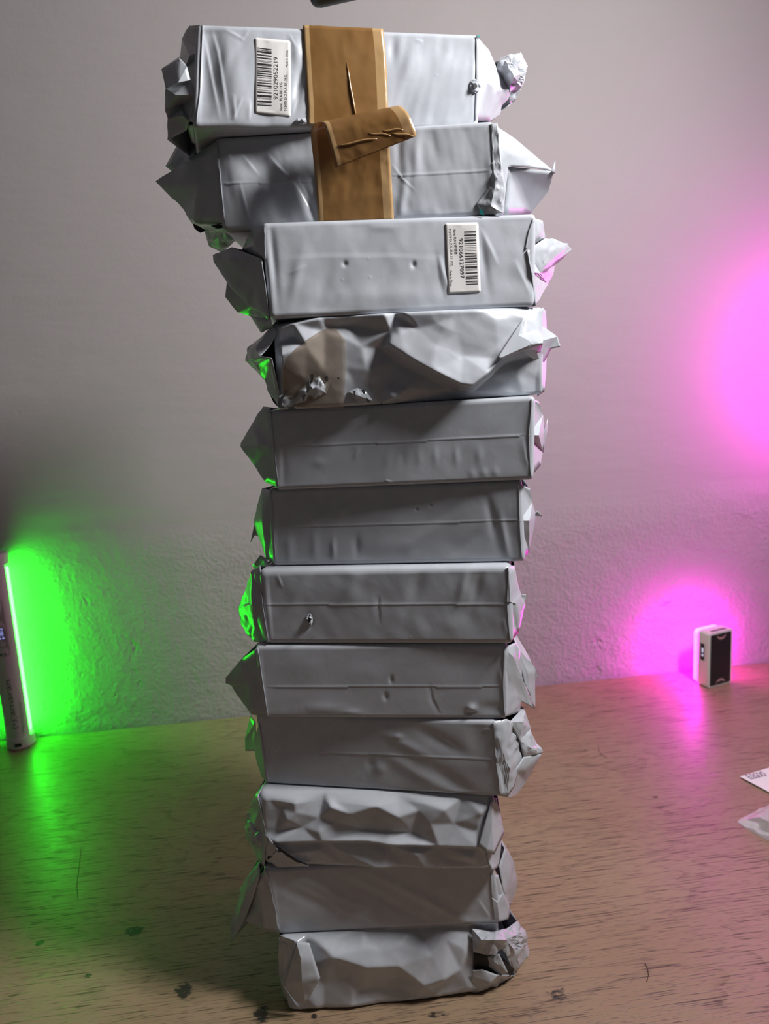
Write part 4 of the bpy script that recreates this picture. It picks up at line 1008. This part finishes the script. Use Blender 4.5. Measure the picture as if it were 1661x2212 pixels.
def tube_light():
    base = on_table(43, 1606)
    R = 0.0205
    # upright, its back just clear of the wall
    cx = base[0] + 0.0045
    cy = WA[1] + (cx - WA[0]) * wdir[1] / wdir[0] - R * 1.07 - .004
    Ht = 0.325
    root = empty('tube_light', (cx, cy, 0), 'white tube light glowing green, standing upright against the wall', 'light')
    M = Matrix.Translation((cx, cy, 0))
    ph = math.radians(73)                        # direction the diffuser faces, from +x towards the wall
    def arc(a0, a1, r, z0, z1, n=40):
        bm = bmesh.new()
        A = np.linspace(a0, a1, n)
        lo = [bm.verts.new((cx + r * math.cos(a), cy + r * math.sin(a), z0)) for a in A]
        hi = [bm.verts.new((cx + r * math.cos(a), cy + r * math.sin(a), z1)) for a in A]
        for k in range(n - 1): bm.faces.new((lo[k], lo[k + 1], hi[k + 1], hi[k]))
        bm.faces.new(lo[::-1]); bm.faces.new(hi); bm.faces.new((lo[-1], lo[0], hi[0], hi[-1]))
        return bm
    bm_obj('housing', arc(ph + math.pi / 2 - .02, ph + 3 * math.pi / 2 + .02, R, .018, Ht - .018, 48), WHITE_PLASTIC, root, True, 40)
    em, nt, b = new_mat('green_diffuser')
    b.inputs['Base Color'].default_value = (0.8, 0.8, 0.8, 1); b.inputs['Roughness'].default_value = .5
    b.inputs['Emission Color'].default_value = (*GREEN, 1); b.inputs['Emission Strength'].default_value = TUBE_STRENGTH
    bm_obj('diffuser', arc(ph - math.pi / 2, ph + math.pi / 2, R * .94, .026, Ht - .026, 48), em, root, True, 40)
    def cap(z0, z1, name):
        prof = [(0, z0), (R * .96, z0), (R * 1.07, z0 + .002), (R * 1.07, z1 - .002), (R * 1.0, z1), (0, z1)]
        bm = bmesh.new(); n = 40; rings = []
        for r, z in prof:
            rings.append([bm.verts.new((cx + r * math.cos(2 * math.pi * k / n), cy + r * math.sin(2 * math.pi * k / n), z)) for k in range(n)] if r else [bm.verts.new((cx, cy, z))])
        for i in range(len(rings) - 1):
            a, c = rings[i], rings[i + 1]
            for k in range(n):
                k2 = (k + 1) % n
                if len(a) == 1: bm.faces.new((a[0], c[k2], c[k]))
                elif len(c) == 1: bm.faces.new((a[k], a[k2], c[0]))
                else: bm.faces.new((a[k], a[k2], c[k2], c[k]))
        bmesh.ops.recalc_face_normals(bm, faces=bm.faces)
        return bm_obj(name, bm, WHITE_PLASTIC, root, True, 35)
    c0 = cap(0, .020, 'end_cap'); cap(Ht - .020, Ht, 'end_cap')
    # marks on the housing: cylindrical coordinates; angle measured from the camera side
    face = math.atan2(-cy, -cx)
    def cyl(a_mm, z_mm, off=.0003):              # a_mm to the right as seen by the camera
        an = face + (a_mm * 1e-3) / R
        r = R + off
        return (cx + r * math.cos(an), cy + r * math.sin(an), z_mm * 1e-3)
    def patch(name, outline, mat, off=.0003, par=root, sub=6):
        bm = bmesh.new()
        vs = []
        n = len(outline)
        for k in range(n):
            p, q = np.array(outline[k]), np.array(outline[(k + 1) % n])
            for t in np.linspace(0, 1, sub, endpoint=False): vs.append(p * (1 - t) + q * t)
        xs = [v[0] for v in vs]
        vv, _, tri, *_ = delaunay_2d_cdt([Vector(tuple(v)) for v in vs] + [Vector((x, y)) for x in np.linspace(min(xs) + .2, max(xs) - .2, 8) for y in np.linspace(min(v[1] for v in vs) + .1, max(v[1] for v in vs) - .1, 4)], [], [list(range(len(vs)))], 1, 1e-5)
        P = [cyl(v.x, v.y, off) for v in vv]
        return mesh_obj(name, P, [tuple(t) for t in tri], mat, par)
    def rr(x0, x1, z0, z1, r):
        o = []
        for cx_, cz_, a0 in ((x1 - r, z1 - r, 0), (x0 + r, z1 - r, 90), (x0 + r, z0 + r, 180), (x1 - r, z0 + r, 270)):
            for a in (0, 30, 60, 90): o.append((cx_ + r * math.cos(math.radians(a0 + a)), cz_ + r * math.sin(math.radians(a0 + a))))
        return o
    pan = patch('control_panel', rr(-14, 3.5, 160, 254, 6), GREY_PANEL, .0003, root, 2)
    scr = patch('screen', [(-13, 188), (-0.5, 188), (-0.5, 209), (-13, 209)], SCREEN, .0006, pan)
    def txt(body, x_base, z0, z1, hgt, mat, par, off):
        V, Fc = text_mesh(body, 1.0)
        V = V[:, :2] - np.array([V[:, 0].min(), 0]); w = V[:, 0].max()
        P = [cyl(x_base - v[1] / .73 * hgt, z0 + (z1 - z0) * v[0] / w, off) for v in V]
        return mesh_obj('printed_text', P, Fc, mat, par, False)
    txt('100%', -1.9, 193, 207.5, 8.5, SCREEN_TXT, scr, .0009)
    for x, z in ((-2.7, 190.5), (-7.5, 190.5)):
        patch('screen_digit', [(x - 1.4, z - 1), (x + 1.4, z - 1), (x + 1.4, z + 1), (x - 1.4, z + 1)], SCREEN_TXT, .0009, scr, 2)
    for x, z, r in ((-4, 222, .9), (-3.5, 183, .7), (-5, 176, 1.2), (-.5, 178, .9), (-.1, 174.5, .9), (-1.4, 176.3, .9), (-3.9, 164, 1.9), (-9.5, 176, 1.2), (-9.5, 164, 1.9)):
        patch('button_mark', [(x + r * math.cos(a), z + r * math.sin(a)) for a in np.linspace(0, 2 * math.pi, 11)[:-1]], GREY_PRINT, .0007, pan, 1)
    txt('amaran', -2.5, 60, 121, 9.5, GREY_PRINT, root, .0004)
    txt('(\u2022)|', -2.5, 37, 57, 8.0, GREY_PRINT, root, .0004)
    for x, z0, z1 in ((5.0, 34, 80), (7.6, 34, 80)):
        patch('small_print', [(x, z0), (x + .5, z0), (x + .5, z1), (x, z1)], GREY_PRINT, .0004, root, 8)
    patch('small_print', [(4.6, 26), (5.6, 26), (5.6, 40), (4.6, 40)], GREY_PRINT, .0005, root, 3)
    pt_ = patch('port', [(-10, 6), (0, 6), (0, 11.5), (-10, 11.5)], BLACK_PLASTIC, R * .07 + .0004, c0, 3)
    return root
TUBE_STRENGTH = 52.0
tube_light()

def pocket_light(loc, rz, label, strength, group='magenta pocket lamps'):
    """small box lamp: local +y is the side that shines, -y the black magnetic back"""
    M = Matrix.Translation(loc) @ Matrix.Rotation(rz, 4, 'Z')
    root = empty('pocket_light', loc, label, 'light', group)
    Wd, Hh, T = 0.055, 0.100, 0.024
    def rrect(w, h, r, n=5):
        o = []
        for cx_, cy_, a0 in ((w / 2 - r, h / 2 - r, 0), (-w / 2 + r, h / 2 - r, 90), (-w / 2 + r, -h / 2 + r, 180), (w / 2 - r, -h / 2 + r, 270)):
            for k in range(n): a = math.radians(a0 + 90 * k / (n - 1)); o.append((cx_ + r * math.cos(a), cy_ + r * math.sin(a)))
        return o
    UPR = Matrix.Translation((0, 0, Hh / 2)) @ Matrix.Rotation(math.pi / 2, 4, 'X')   # xy outline -> xz, extrude along -y
    def part(name, outline, y0, y1, mat, bevel=0.0, par=None, smooth=True):
        return bm_obj(name, prism_bm(outline, -y1, -y0, M @ UPR, bevel), mat, par or root, smooth, 35)
    body = part('housing', rrect(Wd, Hh, .005), -T / 2, T / 2, WHITE_PLASTIC, .0015)
    em, nt, b = new_mat('magenta_diffuser')
    b.inputs['Base Color'].default_value = (0.8, 0.8, 0.8, 1)
    b.inputs['Emission Color'].default_value = (*MAGENTA, 1); b.inputs['Emission Strength'].default_value = strength
    part('diffuser', rrect(Wd * .96, Hh * .98, .008), T / 2, T / 2 + .014, em, .006)
    back = part('back_plate', rrect(Wd - .009, Hh - .008, .002), -T / 2 - .0012, -T / 2 + .001, BLACK_PLASTIC, .0003)
    CRES = plain('crescent_slot', (0.35, 0.22, 0.22), 0.5)
    for sgn in (1, -1):
        z0 = sgn * (Hh / 2 - .0055)
        outer = [(.0105 * math.cos(a), z0 - sgn * .009 * math.sin(a)) for a in np.linspace(0, math.pi, 13)]
        inner = [(.0095 * math.cos(a), z0 - sgn * .0045 * math.sin(a)) for a in np.linspace(math.pi, 0, 13)]
        ol = outer + inner[1:-1]
        if sgn < 0: ol = ol[::-1]
        bm = bmesh.new()
        vv, _, tri, *_ = delaunay_2d_cdt([Vector(p) for p in ol], [], [list(range(len(ol)))], 1, 1e-6)
        vs = [bm.verts.new(M @ UPR @ Vector((v.x, v.y, T / 2 + .0016))) for v in vv]
        for t in tri: bm.faces.new([vs[k] for k in t])
        bm_obj('crescent_mark', bm, CRES, back, False)
    # side screen (on the local -x side) and the slot along the top
    bm = box_bm((.0006, .008, .030), M @ Matrix.Translation((-Wd / 2 - .0002, T * .05, Hh * .64)), 0)
    scr = bm_obj('side_screen', bm, SCREEN, root, False)
    for z, h in ((Hh * .67, .008), (Hh * .58, .004)):
        bm_obj('lit_digit', box_bm((.0003, .0035, h), M @ Matrix.Translation((-Wd / 2 - .0006, T * .02, z))), plain('pale_digits', (.3, .3, .35), .5, emit=(.7, .75, 1), estr=.6), scr, False)
    bm_obj('top_slot', box_bm((Wd * .62, .0045, .0006), M @ Matrix.Translation((.001, -T * .22, Hh + .0001))), BLACK_PLASTIC, root, False)
    return root

pp = on_table(1530, 1489)
rz = math.radians(22)
cpos = Vector((pp[0], pp[1], 0)) + Matrix.Rotation(rz, 3, 'Z') @ Vector((0.0275, 0.0135, 0))
POCKET_STRENGTH = 70.0
pocket_light(cpos, rz, 'small white box lamp with black back, glowing magenta towards the wall', POCKET_STRENGTH)

# a second magenta lamp just past the frame lights the wall further up; it stands on a slim stand
q = at_depth(1661, 790, 1.26)
st = Vector((q[0] + 0.16, q[1] - 0.09, 0))
stand = empty('light_stand', st, 'slim black light stand carrying the raised magenta lamp', 'stand')
zt = 0.50
bm_obj('pole', tube_bm([st + Vector((0, 0, .008)), st + Vector((0, 0, zt))], .005, 14), BLACK_PLASTIC, stand)
bm_obj('base_plate', prism_bm([(st.x + .05 * math.cos(a), st.y + .05 * math.sin(a)) for a in np.linspace(0, 2 * math.pi, 33)[:-1]], 0, .008, None, .002), BLACK_PLASTIC, stand)
bm_obj('top_plate', box_bm((.04, .03, .004), Matrix.Translation(st + Vector((0, 0, zt + .002))), .001), BLACK_PLASTIC, stand)
pocket_light(st + Vector((0, 0, zt + .004)), math.radians(28), 'small magenta box lamp raised on the slim black stand', 170.0)

# overhead work lamp: its dark arm end dips into the top of the picture
LAMP_DARK = plain('dark_green_metal', (0.010, 0.022, 0.018), 0.45)
lamp = empty('work_lamp', (KEY_POS.x, KEY_POS.y, CEIL_Z), 'dark arm of an overhead work lamp hanging above the topmost box', 'lamp')
dirk = (KEY_AIM - KEY_POS).normalized()
hm = Matrix.Translation(KEY_POS - dirk * 0.003) @ dirk.to_track_quat('-Z', 'Y').to_matrix().to_4x4()
n = 36
bm = bmesh.new()
prof = [(.0, .004), (.112, .004), (.112, -.006), (.119, -.006), (.121, .004), (.112, .022), (.03, .034), (.0, .036)]
rings = [[bm.verts.new(hm @ Vector((r * math.cos(2 * math.pi * k / n), r * math.sin(2 * math.pi * k / n), z))) for k in range(n)] for r, z in prof]
for i in range(len(rings) - 1):
    for k in range(n): bm.faces.new((rings[i][k], rings[i][(k + 1) % n], rings[i + 1][(k + 1) % n], rings[i + 1][k]))
bmesh.ops.remove_doubles(bm, verts=bm.verts, dist=1e-5)
bmesh.ops.recalc_face_normals(bm, faces=bm.faces)
bm_obj('lamp_head', bm, LAMP_DARK, lamp, True, 40)
top_pt = hm @ Vector((0, 0, .034))
bm_obj('hanging_rod', tube_bm([top_pt, top_pt + Vector((.01, 0, .06)), Vector((top_pt.x + .01, top_pt.y, CEIL_Z))], .007, 14), LAMP_DARK, lamp)
a0 = Vector(tuple(at_depth(684, -12, .62)))
a1 = Vector(tuple(at_depth(760, -27, .62)))
dd = (a1 - a0).normalized()
pth = [a0 - dd * .0055, a0 - dd * .0045, a0 - dd * .002, a0 + dd * .002, a1, a1 + (a1 - a0) * 1.2 + Vector((0, 0, .03)), a0.lerp(top_pt, .6) + Vector((0, 0, .10)), top_pt]
bm_obj('lamp_arm', tube_bm(pth, [.0035, .0060, .0080, .0088, .009, .009, .009, .008], 20), LAMP_DARK, lamp)

# ------------------------------------------------------------------ paper card, clear bag, hairs on the table
CARD = plain('white_card', (0.78, 0.77, 0.76), 0.5)
A = on_table(1598, 1680, .001); Bq = on_table(1675, 1656, .001); D = on_table(1678, 1722, .001)
e1 = Vector(tuple(Bq - A)); e2 = Vector(tuple(D - A)); e1.z = e2.z = 0
e1n = e1.normalized(); e2n = (e2 - e1n * e2.dot(e1n)).normalized()
L1, L2 = .16, .10
c0 = Vector(tuple(A)); 
card = empty('card', (c0 + e1n * L1 / 2 + e2.normalized() * L2 / 2) * 1.0, 'white printed card lying flat on the table, above the clear bag', 'card')
card.location.z = 0
e2d = e2.normalized()
cv = [c0, c0 + e1n * L1, c0 + e1n * L1 + e2d * L2, c0 + e2d * L2]
def lift(p, z): return Vector((p.x, p.y, z))
zz = [.0004, .0004, .0035, .0035]
vs = [lift(p, .0003 + k) for p, k in zip(cv, (0.002, .001, 0, .001))] + [lift(p, .0009 + k) for p, k in zip(cv, (0.002, .001, 0, .001))]
mesh_obj('card_sheet', vs, [(3, 2, 1, 0), (4, 5, 6, 7), (0, 1, 5, 4), (1, 2, 6, 5), (2, 3, 7, 6), (3, 0, 4, 7)], CARD, card, False)
V, Fc = text_mesh('ELEGOO', 1.0)
V = V[:, :2] - np.array([V[:, 0].min(), 0]); w = V[:, 0].max()
t0 = Vector(tuple(on_table(1622, 1683.5, .003))); t1 = Vector(tuple(on_table(1658, 1675, .003)))
td = t1 - t0; tu = Vector((-td.y, td.x, 0)).normalized()
P = [lift(t0 + td * (v[0] / w) + tu * (v[1] / .73 * .012), .0031) for v in V]
mesh_obj('printed_text', P, Fc, plain('purple_ink', (.05, .03, .09), .5), card, False)

def clear_mat():
    mt, nt, b = new_mat('clear_film')
    b.inputs['Base Color'].default_value = (0.8, 0.8, 0.82, 1); b.inputs['Roughness'].default_value = .18
    b.inputs['Specular IOR Level'].default_value = .8
    tp = nt.nodes.new('ShaderNodeBsdfTransparent'); ms = nt.nodes.new('ShaderNodeMixShader'); ms.inputs[0].default_value = .42
    nt.links.new(tp.outputs[0], ms.inputs[1]); nt.links.new(b.outputs[0], ms.inputs[2]); nt.links.new(ms.outputs[0], nt.nodes['Material Output'].inputs[0])
    nz = nt.nodes.new('ShaderNodeTexNoise'); nz.inputs['Scale'].default_value = 60
    bp = nt.nodes.new('ShaderNodeBump'); bp.inputs['Strength'].default_value = .3; bp.inputs['Distance'].default_value = .002
    nt.links.new(nz.outputs[0], bp.inputs['Height']); nt.links.new(bp.outputs[0], b.inputs['Normal'])
    return mt
bag = empty('clear_bag', tuple(on_table(1660, 1775)), 'clear plastic bag lying crumpled on the table below the card', 'bag')
outl = [(1592, 1774), (1606, 1764), (1632, 1752), (1661, 1738), (1700, 1722), (1760, 1730), (1760, 1860), (1700, 1838), (1661, 1811), (1640, 1800), (1612, 1786)]
inn = [(1612, 1770), (1640, 1788), (1661, 1800), (1640, 1765), (1661, 1775), (1700, 1780), (1640, 1778), (1690, 1815), (1720, 1760)]
hz = [.002, .004, .008, .006, .004, .003, .003, .004, .004, .004, .003] + [.006, .004, .005, .016, .020, .016, .006, .007, .018]
allp = outl + inn
vv, _, tri, ov, _, _ = delaunay_2d_cdt([Vector(p) for p in allp], [(11, 17), (17, 12), (12, 13)], [list(range(len(outl)))], 1, 1e-5)
bm = bmesh.new(); vs = []
for v, o in zip(vv, ov): vs.append(bm.verts.new(tuple(on_table(v.x, v.y, hz[o[0]]))))
for t in tri: bm.faces.new([vs[k] for k in t])
bmesh.ops.subdivide_edges(bm, edges=bm.edges[:], cuts=6, use_grid_fill=True)
bm.normal_update()
for v in bm.verts:
    v.co.z = max(.0008, v.co.z + crinkle(v.co, .003, 60, 2.0))
CLEAR = clear_mat()
up_sheet = bm.copy()
bm_obj('film', bm, CLEAR, bag, True, 30)
for v in up_sheet.verts: v.co.z = .0005
bm_obj('film', up_sheet, CLEAR, bag, True)

HAIR = plain('brown_hair', (.08, .04, .02), .5)
for pts, r, lab in [([(1393, 2082), (1399, 2092), (1401, 2106), (1397, 2120)], .0004, 'short brown bristle lying on the table right of the stack'),
                    ([(1292, 1608), (1294, 1622), (1300, 1632), (1311, 1637)], .0003, 'thin curved hair lying on the table in front of the box lamp'),
                    ([(175, 1835), (170, 1880), (166, 1910), (168, 1940)], .0003, 'thin dark hair lying on the table in front of the tube light')]:
    pth = [tuple(on_table(x, y, r)) for x, y in pts]
    o = bm_obj('hair', tube_bm(pth, r, 6), HAIR)
    tag(o, lab, 'hair')
